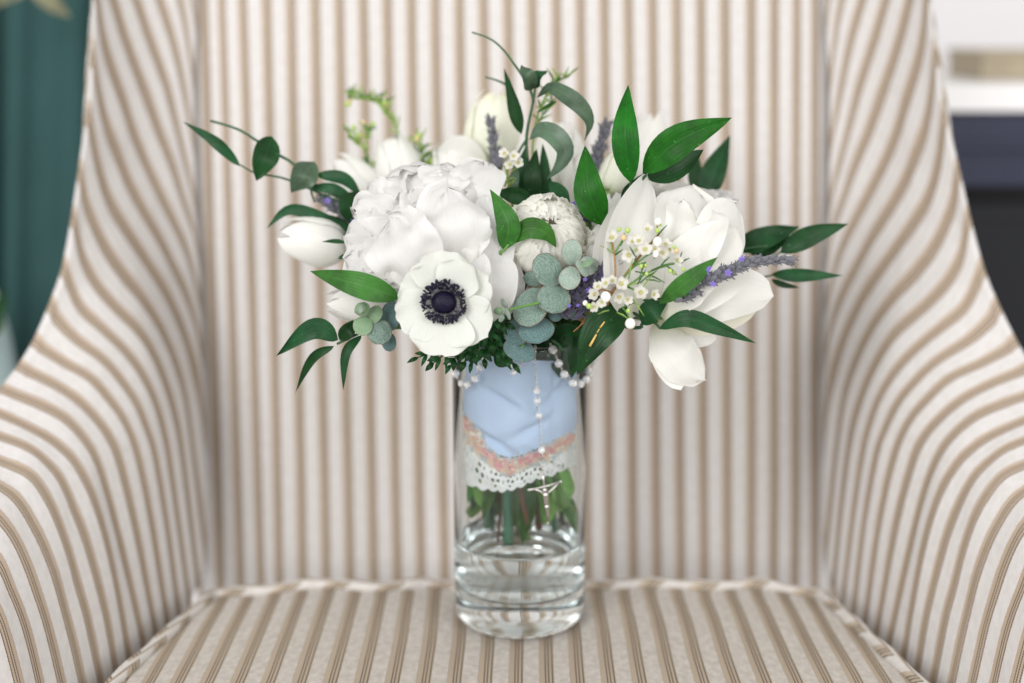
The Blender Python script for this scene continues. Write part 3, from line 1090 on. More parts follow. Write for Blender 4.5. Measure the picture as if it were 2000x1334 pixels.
for i in range(NL + 1):
    a = A0 + (A1 - A0) * i / NL
    px = ang_px(a)
    u = (px - 890) / 30.0
    ztop = Z(px, lerp_tab(B_LACE, px) - 3)
    sc_ = 5.0 * abs(math.sin(math.pi * u * 1.5))
    zbot = Z(px, lerp_tab(B_HEM, px) - 4 + sc_)
    for j in range(NZ2 + 1):
        q = j / NZ2
        idx[i, j] = m.vert(hk_pt(a, ztop + (zbot - ztop) * q, 0.0012 * math.sin(u * 2.1) * q + 0.0003), (u, q))
for i in range(NL):
    px = ang_px(A0 + (A1 - A0) * (i + 0.5) / NL)
    u = (px - 890) / 30.0
    for j in range(NZ2):
        if lace_open(u, (j + 0.5) / NZ2, px):
            m.face(idx[i, j], idx[i + 1, j], idx[i + 1, j + 1], idx[i, j + 1])
m.build("lace_trim", M['lace'], hk)

# ------------------------------------------------------------------ rosary draped over the rim
ros = thing("rosary", "silver rosary of crystal beads with a crucifix draped over the vase rim", "rosary", VO + Vector((0.03, -0.05, H)))
bm_ = MB()
bm_.ball((0, 0, 0), 1.0, seg=9, rings=6)
off0 = WL
bead_me = None


def bead_mesh(name, mat):
    b = MB()
    b.ball((0, 0, 0), 1.0, seg=9, rings=6)
    me = bpy.data.meshes.new(name)
    me.from_pydata([tuple(p) for p in b.v], [], b.f)
    me.materials.append(mat)
    return me


BEAD = bead_mesh("bead", M['crystal'])
PEARL = bead_mesh("pearl", M['pearl'])
chain = MB()


def strand(pxs, r=RO + 0.0034, nbeads=None, beads=None, size=7.8, far=False, me=None, inside=False):
    pts = [on_cyl(x, y, r, far) for x, y in pxs]
    pp = spline(pts, 60)
    chain_links(pp)
    if beads is None:
        beads = [(i + 0.5) / nbeads for i in range(nbeads)]
    for b in beads:
        p = pp[min(59, int(b * 59))]
        s = PX(size, 1.0) * random.uniform(0.94, 1.06)
        Mx = Matrix.Translation(p) @ Matrix.Rotation(random.uniform(0, 6), 4, (random.random(), random.random(), 1)) @ Matrix.Diagonal((s, s, s, 1))
        place(me or BEAD, "bead", ros, Mx)


def chain_links(pp):
    L = 0
    acc = 0
    for a, b in zip(pp, pp[1:]):
        d = (b - a).length
        acc += d
        if acc > 0.0021:
            acc = 0
            t = (b - a).normalized()
            s = t.orthogonal().normalized()
            if random.random() < 0.5:
                s = t.cross(s)
            c = (a + b) / 2
            ring = [c + t * (math.cos(k * 1.0472) * 0.0016) + s * (math.sin(k * 1.0472) * 0.0009) for k in range(7)]
            chain.tube(ring, 0.00026, seg=4, cap=False)


random.seed(11)
strand([(948, 672), (943, 700), (936, 722), (924, 744), (908, 752), (894, 740), (887, 716), (884, 690)], beads=[0.12, 0.27, 0.40, 0.53, 0.64, 0.78, 0.92])
strand([(1073, 668), (1083, 690), (1092, 712), (1104, 734), (1120, 748), (1138, 748), (1149, 735), (1157, 712), (1164, 690)], beads=[0.10, 0.24, 0.37, 0.50, 0.60, 0.70, 0.80, 0.92], size=9)
strand([(1046, 672), (1044, 700), (1046, 730), (1049, 775), (1052, 805), (1055, 840), (1057, 872), (1059, 905), (1060, 925)], beads=[0.34, 0.42, 0.53, 0.78], size=7.4)
strand([(995, 680), (997, 700), (1000, 722), (1005, 728)], beads=[0.5, 0.92], size=6.5)
strand([(1035, 690), (1022, 705), (1010, 722), (1002, 730)], beads=[0.85], size=5)
strand([(1121, 752), (1122, 790), (1121, 830), (1120, 862)], r=RI - 0.004, beads=[0.1, 0.35, 0.6, 0.85], size=7, far=True, me=PEARL)
chain.build("chain", M['silver'], ros, kind='stuff')
# crucifix
cx = [(1060, 926), (1066, 975), (1070, 1022)]
c = [on_cyl(x, y, RO + 0.0022) for x, y in cx]
b = MB()
b.tube(spline(c, 8), 0.0009, 0.0009, seg=6)
l = [on_cyl(1033, 957, RO + 0.0022), on_cyl(1064, 950, RO + 0.0022), on_cyl(1095, 941, RO + 0.0022)]
b.tube(spline(l, 8), 0.0008, seg=6)
for p in (c[0], c[2], l[0], l[2]):
    b.ball(p, 0.0012, 6, 4)
b.build("crucifix", M['silver'], ros)
b = MB()
e = lambda x, y: on_cyl(x, y, RO + 0.0040)
b.ball(e(1064, 957), 0.0021, 8, 6)
b.tube(spline([e(1065, 962), e(1066, 975), e(1067, 988)], 6), 0.0024, 0.0018, seg=7)
b.tube(spline([e(1067, 986), e(1069, 998), e(1070, 1012)], 6), 0.0020, 0.0011, seg=7)
b.tube(spline([e(1064, 966), e(1052, 958), e(1040, 955)], 6), 0.0010, 0.0007, seg=6)
b.tube(spline([e(1066, 966), e(1080, 954), e(1090, 944)], 6), 0.0010, 0.0007, seg=6)
b.build("figure", M['silver'], ros)

# ------------------------------------------------------------------ flower builders
VIEW = -FWD


def camvec(x, y, z):
    """camera-frame direction: x right, y up, z towards the lens"""
    return (RIGHT * x + UP * y + VIEW * z).normalized()


def frame(a):
    e1 = a.orthogonal().normalized()
    return e1, a.cross(e1)


def cup_petal(parent, C, a, phi, r0, th0, th1, wid, mat, flare=0.0, ruffle=0.0, rf=3.0, jag=0.0, jf=9.0, elong=1.0, seed=0, nt=11, ns=9, tipround=0.35, closein=0.35, edgeout=0.0, name="petal", point=0.0, label=None):
    e1, e2 = frame(a)
    rows, uvs = [], []
    er = e1 * math.cos(phi) + e2 * math.sin(phi)
    ep = -e1 * math.sin(phi) + e2 * math.cos(phi)
    for i in range(nt):
        t = i / (nt - 1)
        r_, u_ = [], []
        for j in range(ns):
            s = -1 + 2 * j / (ns - 1)
            tt = t * (1 - tipround * s ** 4 * t - point * abs(s) * t + jag * nz(s * jf + seed * 5.1, seed * 1.3, 0.5) * t)
            th = th0 + (th1 - th0) * tt
            prof = (math.sin(min(1.0, 0.12 + tt * 1.25) * math.pi / 2)) ** 0.8 * (1 - 0.30 * max(0, (tt - 0.6) / 0.4) ** 2 * (1 + 1.5 * point))
            beta = s * wid * prof
            d = (a * math.cos(th) + er * math.sin(th)) * math.cos(beta) + ep * math.sin(beta)
            rr_ = r0 * (closein + (1 - closein) * math.sin(min(1.0, tt * 1.7) * math.pi / 2))
            rr_ *= 1 + flare * tt ** 3 + edgeout * s * s * tt
            rr_ += ruffle * r0 * tt * tt * nz(s * rf + seed * 3.7, tt * 2.0 + seed, seed * 0.7)
            ax = d.dot(a)
            d2 = d + a * (ax * (elong - 1))
            p = C + d2 * rr_
            if ruffle:
                p = p + a * (ruffle * 0.5 * r0 * tt * nz(s * rf * 1.6 + seed, tt * 3 + 9.0, seed * 1.9))
            r_.append(p)
            u_.append((s, tt))
        rows.append(r_)
        uvs.append(u_)
    m = MB()
    m.grid(rows, uvs)
    return m.build(name, mat, parent, label=label)


def to_vase(px, py, d, k, bottom=None):
    """route of a stem from a flower down through the mouth of the vase"""
    ang = k * 2.399
    mouth = Vector((VX + 0.026 * math.cos(ang), VY + 0.020 * math.sin(ang) + 0.004, H - 0.004))
    low = Vector((VX - 0.018 * math.cos(ang), VY - 0.014 * math.sin(ang) + 0.008, 0.115))
    start = W(px, py, d)
    mid = start * 0.45 + mouth * 0.55 + Vector((0, 0.01, 0.012))
    pts = [start, mid, mouth, low]
    if bottom:
        pts[-1] = low * 0.5 + W(*bottom) * 0.5 + Vector((0, 0, 0.02))
        pts.append(W(*bottom))
    return pts


def tulip(label, b, t, width, mat, k, open_=0.0, roll=0.0, n=6, bottom=None, stemmat=None, group=None, stem_r=0.003):
    """closed or half-open bud from base pixel b to tip pixel t: (px, py, depth)"""
    B, T = W(*b), W(*t)
    ax = (T - B)
    Ln = ax.length
    a = ax.normalized()
    w = PX(width, (b[2] + t[2]) / 2) / 2
    C = B + a * (Ln * 0.42)
    th = thing("tulip", label, "tulip", W(*b), group)
    el = Ln * 0.52 / w
    for i in range(n):
        inner = i % 2
        cup_petal(th, C, a, roll + i * 2 * math.pi / n, w * (0.93 if inner else 1.02), rad(168), rad((12 if inner else 18) + open_ * 40), 0.78, mat,
                  flare=0.10 + open_ * 0.4, ruffle=0.10, rf=1.6, elong=el, seed=k * 3 + i, point=0.25, tipround=0.15, nt=12, ns=9)
    st = to_vase(b[0], b[1], b[2], k, bottom)
    st[0] = B + a * 0.004
    stem(th, st, stem_r, mat=stemmat or M['stem'])
    return th


# ------------------------------------------------------------------ the big white peony
random.seed(21)
P0 = W(846, 466, 1.005)
pe = thing("peony", "huge ruffled white peony behind the dark-eyed anemone", "peony", P0)
a = camvec(-0.05, 0.02, 1)
RP = PX(145, 1.0)
pn = 0
for n_, r_, t1_, w_ in ((8, 0.97, 84, 0.62), (8, 1.0, 66, 0.62), (8, 1.01, 50, 0.58), (7, 1.0, 35, 0.54), (5, 0.99, 20, 0.52), (4, 0.97, 6, 0.5)):
    for i in range(n_):
        pn += 1
        cup_petal(pe, P0 - a * 0.010, a, i * 2 * math.pi / n_ + pn * 0.9 + random.uniform(-.15, .15), RP * r_ * random.uniform(0.95, 1.04), rad(150), rad(t1_ + random.uniform(-6, 6)), w_, M['peony'],
                  flare=0.05, ruffle=0.15, rf=3.0, jag=0.13, jf=7, seed=pn, ns=17, nt=13, edgeout=-0.05)
PB = dict(shape='tongue', frill=0.5, n=18, mseg=14)
for q_, (pts_, w_, kw_) in enumerate((
        ([(800, 500, 0.985), (730, 480, 0.972), (672, 462, 0.985)], 104, dict(wave=0.25, roll=(0, 20))),
        ([(820, 545, 0.975), (745, 528, 0.962), (672, 505, 0.975)], 96, dict(wave=0.25, roll=(10, -10))),
        ([(800, 440, 0.985), (740, 420, 0.975), (690, 405, 0.985)], 86, dict(wave=0.3, roll=(0, 25))),
        ([(780, 410, 0.99), (740, 385, 0.985), (718, 362, 0.995)], 80, dict(wave=0.3, roll=(0, 25))),
        ([(760, 545, 0.985), (720, 540, 0.975), (690, 535, 0.985)], 60, dict(wave=0.3, roll=(0, 15))),
        ([(950, 580, 0.97), (968, 470, 0.955), (948, 380, 0.975)], 76, dict(wave=0.12, roll=(-35, -20), fold=0.25, frill=0.2)),
        ([(890, 520, 0.952), (885, 440, 0.936), (872, 372, 0.958)], 150, dict(wave=0.5, roll=(15, -10), fold=-0.14)),
        ([(850, 555, 0.950), (790, 490, 0.934), (762, 425, 0.955)], 150, dict(wave=0.5, roll=(20, 10), fold=-0.12)),
        ([(905, 420, 0.985), (925, 360, 0.982), (945, 316, 1.0)], 110, dict(wave=0.2, roll=(0, 20))),
        ([(830, 400, 0.985), (805, 365, 0.982), (796, 335, 0.995)], 120, dict(wave=0.25)),
        ([(870, 390, 0.98), (868, 350, 0.98), (872, 326, 0.995)], 100, dict(wave=0.25)),
        ([(955, 620, 0.965), (980, 560, 0.955), (975, 494, 0.965)], 64, dict(wave=0.12, roll=(20, -10), fold=0.3, frill=0.2)),
        ([(985, 615, 0.972), (1002, 560, 0.965), (990, 500, 0.972)], 48, dict(wave=0.12, roll=(-30, -10), frill=0.2)),
        ([(905, 560, 0.955), (928, 530, 0.943), (918, 492, 0.955)], 62, dict(wave=0.15, roll=(10, 10), frill=0.3)))):
    blade(pe, "petal", pts_, w_, M['peony'], seed=q_ + 1, **{**PB, **kw_})
random.seed(123)
for i in range(20):
    an2 = rad(random.uniform(62, 172))
    r_ = (0.25 + 0.75 * ((i % 7) + random.random()) / 7) * 118
    bx_, by_ = 868 + math.cos(an2) * r_, 545 - math.sin(an2) * r_ * 1.05
    ln = random.uniform(62, 88)
    tx_, ty_ = bx_ + math.cos(an2) * ln, by_ - math.sin(an2) * ln
    dd = lambda q: 0.948 + 0.040 * (q / 200) ** 2
    blade(pe, "petal", [(bx_, by_, dd(r_) + 0.006), ((bx_ + tx_) / 2, (by_ + ty_) / 2, dd(r_ + ln / 2) - 0.006), (tx_, ty_, dd(r_ + ln) - 0.004)], random.uniform(70, 112), M['peony'], seed=200 + i,
          shape='tongue', frill=0.6, n=16, mseg=16, wave=0.35, roll=(random.uniform(-20, 20), random.uniform(-25, 25)), fold=random.uniform(-0.2, 0.15))
stem(pe, to_vase(860, 500, 1.02, 1, (915, 1005, 1.084)), 0.0045, mat=M['stem'])

# ------------------------------------------------------------------ the anemone
A0c = W(868, 590, 0.934)
an = thing("anemone", "white anemone with a navy black eye at the front of the bouquet", "anemone", A0c)
a = camvec(-0.10, -0.10, 1)
e1 = (RIGHT - a * RIGHT.dot(a)).normalized()
e2 = a.cross(e1)
px1 = PX(1.02, 0.934)


def flat_petal(parent, C, ang, length, width, mat, lift=0.0, cupd=0.2, ruffle=0.1, seed=0, nt=13, ns=13, ragged=0.05):
    rows, uvs = [], []
    u = e1 * math.cos(ang) + e2 * math.sin(ang)
    v = -e1 * math.sin(ang) + e2 * math.cos(ang)
    for i in range(nt):
        t = i / (nt - 1)
        r_, u_ = [], []
        for j in range(ns):
            s = -1 + 2 * j / (ns - 1)
            w = width * 0.5 * (0.16 + 0.84 * math.sin(min(1, t * 1.25) * math.pi / 2) ** 1.0) * (1 - 0.25 * max(0, (t - 0.75) / 0.25) ** 2)
            tip = 1 - 0.20 * abs(s) ** 3 + ragged * nz(s * 3.2 + seed * 2.3, seed * 1.7, 3) - 0.04 * math.exp(-(s / 0.16) ** 2) * (seed % 3 - 1)
            rho = t * length * tip
            z = cupd * length * (t ** 2) * 0.5 - 0.10 * length * math.exp(-((t - 0.25) / 0.2) ** 2) * 0 + lift * min(1, t * 3)
            z += cupd * 0.55 * width * (s * s) * t * 0.5
            z += ruffle * length * t * (0.35 * nz(s * 1.6 + seed * 4.1, t * 1.7, seed) + 0.10 * math.cos(s * 7 + seed) * t)
            r_.append(C + u * rho + v * (s * w) + a * z)
            u_.append((s, t))
        rows.append(r_)
        uvs.append(u_)
    m = MB()
    m.grid(rows, uvs)
    return m.build("petal", mat, parent)


pl = [  # angle, length px, width px, lift
    (92, 98, 128, -0.0012), (25, 96, 105, -0.0036), (158, 90, 110, -0.0026), (205, 96, 110, 0.0006), (268, 104, 128, 0.0016), (322, 102, 115, -0.0004), (60, 88, 90, 0.0004), (240, 92, 70, -0.0030)]
for i, (an_, ln, wd, lf) in enumerate(pl):
    flat_petal(an, A0c - a * 0.002, rad(an_), ln * px1, wd * px1, M['anemone'], lift=lf, seed=i + 1, cupd=0.30, ruffle=0.22)
m = MB()
ey = A0c + a * 0.0025
rot = Matrix((e1, e2, a)).transposed()
for i in range(1):
    rows = []
    for ii in range(13):
        th = math.pi * min(0.996, max(0.004, ii / 12))
        row = []
        for j in range(26):
            ph = 2 * math.pi * j / 26
            r = 24.5 * px1 * (1 + 0.02 * nz(th * 9, ph * 9, 1))
            row.append(ey + rot @ Vector((math.sin(th) * math.cos(ph) * r, math.sin(th) * math.sin(ph) * r * 0.90, math.cos(th) * r * 0.72)))
        rows.append(row)
    m.grid(rows, closed=True)
m.build("eye", M['navy'], an)
m, mf = MB(), MB()
random.seed(5)
for i in range(300):
    ph = random.uniform(0, 2 * math.pi)
    rr2 = random.uniform(31, 43) * px1 if i < 250 else random.uniform(26, 31) * px1
    hgt = random.uniform(0.0018, 0.0062)
    base = A0c + (e1 * math.cos(ph) + e2 * math.sin(ph)) * (22 * px1) + a * 0.001
    q = random.uniform(-0.12, 0.12)
    tip = A0c + (e1 * math.cos(ph + q) + e2 * math.sin(ph + q)) * rr2 + a * hgt
    mf.tube([base, (base + tip) / 2 + a * 0.001, tip], 0.00016, seg=3, cap=False)
    d = (tip - base).normalized()
    f1, f2 = frame((d + Vector((random.uniform(-.6, .6), random.uniform(-.6, .6), random.uniform(-.6, .6)))).normalized())
    R3 = Matrix((f1, f2, f1.cross(f2))).transposed()
    m.ball(tip, random.uniform(0.0008, 0.0012), 6, 4, (0.75, 0.75, 1.35), R3)
m.build("stamens", M['anther'], an, kind='stuff')
mf.build("filaments", M['filament'], an, kind='stuff')
stem(an, to_vase(868, 595, 0.942, 2, (985, 1062, 1.079)), 0.0028, mat=M['stem_blue'])

# ------------------------------------------------------------------ carnations and roses


def carnation(label, c, rpx, mat, ax, k, n=36, bottom=None, squash=1.0):
    C = W(*c)
    R = PX(rpx, c[2])
    th = thing("carnation", label, "carnation", C)
    q_ = 0
    for n_, t1_, r_ in ((8, 86, 0.97), (9, 66, 1.0), (9, 48, 1.0), (8, 32, 1.0), (6, 17, 0.98), (4, 5, 0.95)):
        for i in range(n_):
            q_ += 1
            cup_petal(th, C - ax * R * 0.12, ax, i * 2 * math.pi / n_ + q_ * 0.7, R * r_ * random.uniform(0.95, 1.05), rad(150), rad(t1_ + random.uniform(-5, 5)), 0.56, mat, flare=0.07, ruffle=0.20, rf=3.6, jag=0.07, jf=9,
                      seed=k * 50 + q_, nt=11, ns=27)
    stem(th, to_vase(c[0], c[1] + 20, c[2] + 0.015, k, bottom), 0.003)
    return th


random.seed(31)
carnation("cream ruffled carnation in the centre between the peony and the open rose", (1066, 462, 0.978), 78, M['carn'], camvec(0.05, 0.35, 1), 3, bottom=(1040, 1010, 1.064))
carnation("small white ruffled carnation peeking out behind the right rose", (1392, 428, 1.035), 56, M['peony'], camvec(0.7, 0.4, 0.7), 4, n=30)

# cream rose below the carnation
C = W(1052, 545, 0.99)
ro = thing("rose", "cream rose half hidden behind the round eucalyptus leaves", "rose", C)
ax_ = camvec(-0.1, -0.1, 1)
for L_, (n_, r_, t1_) in enumerate(((6, 66, 58), (5, 58, 40), (5, 50, 24), (4, 40, 10))):
    for i in range(n_):
        cup_petal(ro, C - ax_ * 0.008, ax_, i * 2 * math.pi / n_ + L_ * 0.6, PX(r_, 1.0), rad(150), rad(t1_), 0.75, M['cream'], flare=0.06, ruffle=0.06, seed=L_ * 9 + i, rf=2)
stem(ro, to_vase(1050, 550, 1.02, 5, (1028, 1060, 1.079)), 0.004)

# the large open white rose at right
C = W(1325, 470, 1.0)
rs = thing("rose", "large open white rose behind the white waxflower sprig at right", "rose", C)
ax_ = camvec(0.25, 0.42, 1)
random.seed(8)
for L_, (n_, r_, t1_, w_) in enumerate(((6, 112, 66, 0.70), (6, 106, 48, 0.66), (5, 92, 32, 0.7), (5, 76, 20, 0.75), (4, 58, 12, 0.8), (3, 40, 6, 0.9))):
    for i in range(n_):
        cup_petal(rs, C - ax_ * 0.010, ax_, i * 2 * math.pi / n_ + L_ * 0.75 + 0.3, PX(r_, 1.0) * random.uniform(0.96, 1.04), rad(150), rad(t1_ + random.uniform(-4, 4)), w_, M['rose'],
                  flare=0.10, ruffle=0.07, rf=1.8, seed=L_ * 11 + i, nt=14, ns=13, tipround=0.25)
RB = dict(shape='tongue', n=18, mseg=12, frill=0.08)
for q_, (pts_, w_, kw_) in enumerate((
        ([(1238, 620, 0.972), (1205, 515, 0.957), (1236, 392, 0.983)], 108, dict(roll=(-10, -25), fold=0.25, wave=0.12)),
        ([(1245, 615, 0.968), (1225, 490, 0.950), (1263, 341, 0.982)], 140, dict(shape='petal', roll=(-15, -50), fold=0.42, wave=0.12, frill=0.06)),
        ([(1335, 560, 0.976), (1345, 450, 0.962), (1352, 364, 0.990)], 170, dict(roll=(5, -12), fold=-0.22, wave=0.14)),
        ([(1375, 560, 0.974), (1408, 465, 0.962), (1436, 396, 0.988)], 112, dict(roll=(-10, -25), fold=-0.15, wave=0.10)),
        ([(1300, 520, 0.968), (1330, 450, 0.954), (1332, 392, 0.972)], 84, dict(roll=(-20, -40), fold=0.35, wave=0.3, frill=0.15)),
        ([(1320, 530, 0.966), (1368, 470, 0.952), (1392, 412, 0.972)], 96, dict(roll=(10, 30), fold=0.35, wave=0.3, frill=0.15)),
        ([(1285, 610, 0.964), (1345, 530, 0.948), (1440, 446, 0.962)], 122, dict(roll=(18, 0), fold=0.16, wave=0.10)),
        ([(1290, 590, 0.970), (1380, 556, 0.958), (1455, 500, 0.975)], 100, dict(roll=(0, 20), fold=0.2, wave=0.08)),
        ([(1195, 570, 0.98), (1185, 490, 0.972), (1208, 425, 0.985)], 76, dict(roll=(0, 20), fold=0.2, wave=0.08)))):
    blade(rs, "petal", pts_, w_, M['rose'], seed=31 + q_, **{**RB, **kw_})
stem(rs, to_vase(1320, 480, 1.01, 6, (1100, 990, 1.074)), 0.0045)

# ------------------------------------------------------------------ tulips
tulip("blurred closed white tulip lying out to the left beside the peony", (700, 488, 1.05), (538, 455, 1.035), 98, M['tulip'], 11, roll=0.4)
tulip("white tulip low at left behind the small eucalyptus sprig", (792, 600, 0.995), (636, 592, 0.985), 78, M['rose'], 12, roll=0.9, open_=0.1)
tulip("blurred white tulip at the back, upper left, leaning left", (760, 420, 1.10), (650, 308, 1.11), 84, M['tulip'], 13, roll=0.2)
tulip("blurred white tulip at the back beside the lime waxflower sprig", (800, 400, 1.10), (760, 262, 1.115), 96, M['tulip'], 14, roll=0.7)
tulip("tall greenish white tulip at the back left of the central leaf stem", (955, 345, 1.10), (968, 172, 1.10), 108, M['tulip_green'], 15, roll=0.3)
tulip("white tulip at the back right of the central leaf stem", (1092, 395, 1.10), (1092, 230, 1.105), 104, M['tulip'], 16, roll=1.0)
tulip("blurred white tulip at the back beyond the tall upright green leaf", (1235, 400, 1.11), (1278, 218, 1.125), 100, M['rose'], 17, roll=0.2)
tulip("short lime green tulip bud between the upright leaves", (1180, 392, 1.04), (1218, 296, 1.05), 68, M['tulip_green'], 18, roll=0.5)
t_ = tulip("small white tulip low between the two upright leaves", (1190, 470, 1.02), (1196, 374, 1.02), 74, M['rose'], 19, roll=0.1, open_=0.1)
tulip("blurred white tulip at the back between the two lavender spikes and the upright leaf", (1155, 440, 1.085), (1138, 292, 1.09), 96, M['tulip'], 22, roll=0.6)
tulip("half hidden white tulip at the back just above the top of the peony", (905, 400, 1.09), (872, 268, 1.10), 84, M['tulip'], 23, roll=0.3)
# a dropped petal on the tall back tulip
th = [x for x in COL.objects if x.name == "tulip.004"][0]
blade(th, "petal", [(950, 340, 1.085), (905, 290, 1.08), (852, 300, 1.085)], 52, M['tulip'], shape='petal', roll=(0, 30), wave=0.1, seed=51)

tr = thing("tulip", "splayed white tulip with broad petals under the long lavender spike at right", "tulip", W(1290, 615, 0.99))
blade(tr, "petal", [(1300, 612, 0.985), (1410, 575, 0.965), (1512, 578, 0.985)], 104, M['tulip'], shape='tongue', roll=(10, -15), fold=-0.2, wave=0.08, seed=61, n=18, mseg=8)
blade(tr, "petal", [(1285, 622, 0.995), (1380, 618, 0.985), (1480, 605, 0.995)], 74, M['cream'], shape='petal', roll=(-30, -20), fold=0.25, wave=0.08, seed=62)
blade(tr, "petal", [(1290, 600, 0.995), (1390, 560, 0.995), (1480, 540, 1.005)], 70, M['tulip'], shape='petal', roll=(-10, 0), wave=0.1, seed=63)
stem(tr, to_vase(1292, 615, 0.99, 20, (1118, 1000, 1.064)), 0.0035)
tl = thing("tulip", "white tulip hanging down at lower right below the arched green leaf", "tulip", W(1285, 625, 1.0))
blade(tl, "petal", [(1290, 628, 0.99), (1322, 690, 0.975), (1378, 742, 0.985)], 92, M['rose'], shape='tongue', roll=(10, 15), fold=-0.25, wave=0.25, frill=0.35, seed=71, n=18, mseg=8)
blade(tl, "petal", [(1300, 625, 1.0), (1350, 650, 0.99), (1400, 662, 0.995)], 52, M['rose'], shape='petal', roll=(-20, 0), wave=0.1, seed=72)
blade(tl, "petal", [(1288, 640, 0.995), (1306, 700, 0.985), (1330, 762, 0.985)], 66, M['tulip'], shape='petal', roll=(-25, -10), wave=0.12, seed=73)
stem(tl, to_vase(1286, 625, 1.0, 21), 0.0035)

# ------------------------------------------------------------------ ruscus branches
R = M['ruscus']
RM = M['ruscus_mid']
RD = M['ruscus_dark']
RG = M['ruscus_grey']


def branch(label, stems, leaves, mat=None, base=None, k=0, bottom=None, name="ruscus_branch", cat="leafy branch", stemmat=None):
    p0 = stems[0][0]
    th = thing(name, label, cat, W(*p0))
    for i, s in enumerate(stems):
        if i == 0:
            pts = list(reversed(to_vase(p0[0], p0[1], p0[2], k, bottom)))[:-1] + [W(*q) for q in s]
            stem(th, pts, 0.0017, 0.0009, stemmat or M['stem_dark'], n=30)
        else:
            stem(th, s, 0.0011, 0.0006, stemmat or M['stem_dark'])
    for i, lf in enumerate(leaves):
        pts, w, mt = lf[0], lf[1], lf[2]
        kw = lf[3] if len(lf) > 3 else {}
        kw.setdefault('fold', 0.16)
        kw.setdefault('wave', 0.20)
        blade(th, "leaf", pts, w, mt, seed=k * 13 + i, **kw)
    return th


rt = branch("bright green branch of broad pointed leaves rising above the right rose",
            [[(1152, 520, 0.985), (1172, 455, 0.975), (1215, 398, 0.972), (1262, 342, 0.975)], [(1215, 398, 0.972), (1228, 375, 0.97), (1232, 352, 0.968)], [(1172, 455, 0.975), (1178, 446, 0.97), (1179, 436, 0.968)]],
            [([(1232, 358, 0.968), (1221, 265, 0.955), (1227, 166, 0.965)], 54, R, dict(roll=(5, -8))),
             ([(1179, 440, 0.968), (1150, 372, 0.958), (1143, 284, 0.968)], 62, R, dict(roll=(-5, 12))),
             ([(1255, 338, 0.972), (1325, 275, 0.957), (1430, 230, 0.965)], 66, R, dict(roll=(12, -18))),
             ([(1262, 348, 0.985), (1320, 325, 0.985), (1374, 292, 0.99)], 52, RD, dict(roll=(-12, 5))),
             ([(1216, 402, 0.985), (1236, 372, 0.988), (1266, 334, 0.99)], 34, RD, dict(roll=(0, 20)))], k=31)
branch("dark blurred leaves standing up behind the right rose",
       [[(1370, 430, 1.06), (1378, 390, 1.07)], [(1378, 430, 1.06), (1410, 430, 1.06), (1420, 418, 1.06)]],
       [([(1375, 392, 1.07), (1395, 335, 1.07), (1426, 264, 1.075)], 52, RD, dict(roll=(10, 20))),
        ([(1366, 388, 1.072), (1358, 340, 1.075), (1360, 292, 1.08)], 30, RD),
        ([(1402, 440, 1.05), (1420, 415, 1.05), (1442, 388, 1.05)], 22, RD),
        ([(1412, 430, 1.05), (1425, 424, 1.05), (1440, 414, 1.05)], 14, RD)], k=32)
branch("dark leaf branch reaching far out to the right past the lavender",
       [[(1400, 520, 1.04), (1440, 490, 1.045), (1500, 480, 1.04)], [(1440, 500, 1.045), (1490, 515, 1.04), (1525, 492, 1.035)], [(1440, 520, 1.045), (1480, 540, 1.04), (1508, 538, 1.035)]],
       [([(1430, 488, 1.05), (1490, 466, 1.045), (1562, 443, 1.05)], 48, RD, dict(roll=(20, 10))),
        ([(1460, 492, 1.05), (1500, 482, 1.05), (1545, 460, 1.05)], 36, RD),
        ([(1524, 494, 1.035), (1580, 462, 1.03), (1656, 437, 1.035)], 42, RD, dict(roll=(10, -15))),
        ([(1506, 536, 1.035), (1565, 538, 1.03), (1646, 538, 1.035)], 27, RD, dict(roll=(-10, 20))),
        ([(1506, 546, 1.038), (1530, 556, 1.035), (1562, 562, 1.038)], 13, RD)], k=33)
branch("tall central leaf stem with a thin tendril and curling leaves at the top",
       [[(1040, 430, 1.03), (1034, 350, 1.03), (1028, 270, 1.025), (1042, 195, 1.02), (1046, 170, 1.02)],
        [(1042, 200, 1.02), (1036, 178, 1.02), (1016, 142, 1.02), (985, 100, 1.025), (958, 76, 1.03), (922, 63, 1.035)],
        [(1030, 270, 1.025), (1012, 300, 1.025), (1000, 340, 1.03)],
        [(1000, 175, 1.04), (978, 160, 1.045), (948, 150, 1.05)]],
       [([(1018, 262, 1.03), (1004, 205, 1.025), (985, 134, 1.03)], 34, RD, dict(roll=(25, 45))),
        ([(1037, 176, 1.02), (1030, 150, 1.005), (1018, 127, 1.01)], 34, RG, dict(roll=(-10, -40), fold=0.4)),
        ([(1046, 172, 1.02), (1052, 148, 1.012), (1069, 139, 1.018)], 28, RD, dict(roll=(20, 60), fold=0.35)),
        ([(1050, 190, 1.02), (1074, 171, 1.01), (1104, 185, 1.003), (1136, 210, 1.003), (1152, 240, 1.006), (1142, 275, 1.012)], 36, RG, dict(roll=(50, -30), n=20)),
        ([(1034, 272, 1.02), (1056, 254, 1.008), (1085, 266, 1.002), (1104, 294, 1.002), (1092, 325, 1.006), (1068, 350, 1.012)], 40, RG, dict(roll=(45, -35), n=20)),
        ([(1022, 400, 1.03), (1018, 345, 1.025), (1026, 285, 1.03)], 34, RD, dict(roll=(10, 30))),
        ([(1046, 395, 1.025), (1040, 345, 1.02), (1048, 290, 1.025)], 34, RD),
        ([(1060, 395, 1.03), (1064, 340, 1.025), (1060, 280, 1.03)], 24, RD, dict(roll=(-20, 0))),
        ([(1010, 330, 1.02), (1003, 355, 1.015), (1012, 385, 1.02)], 22, RG, dict(roll=(20, 20))),
        ([(1048, 220, 1.02), (1072, 206, 1.02), (1090, 196, 1.025)], 8, RM, dict(shape='long'))], k=34)
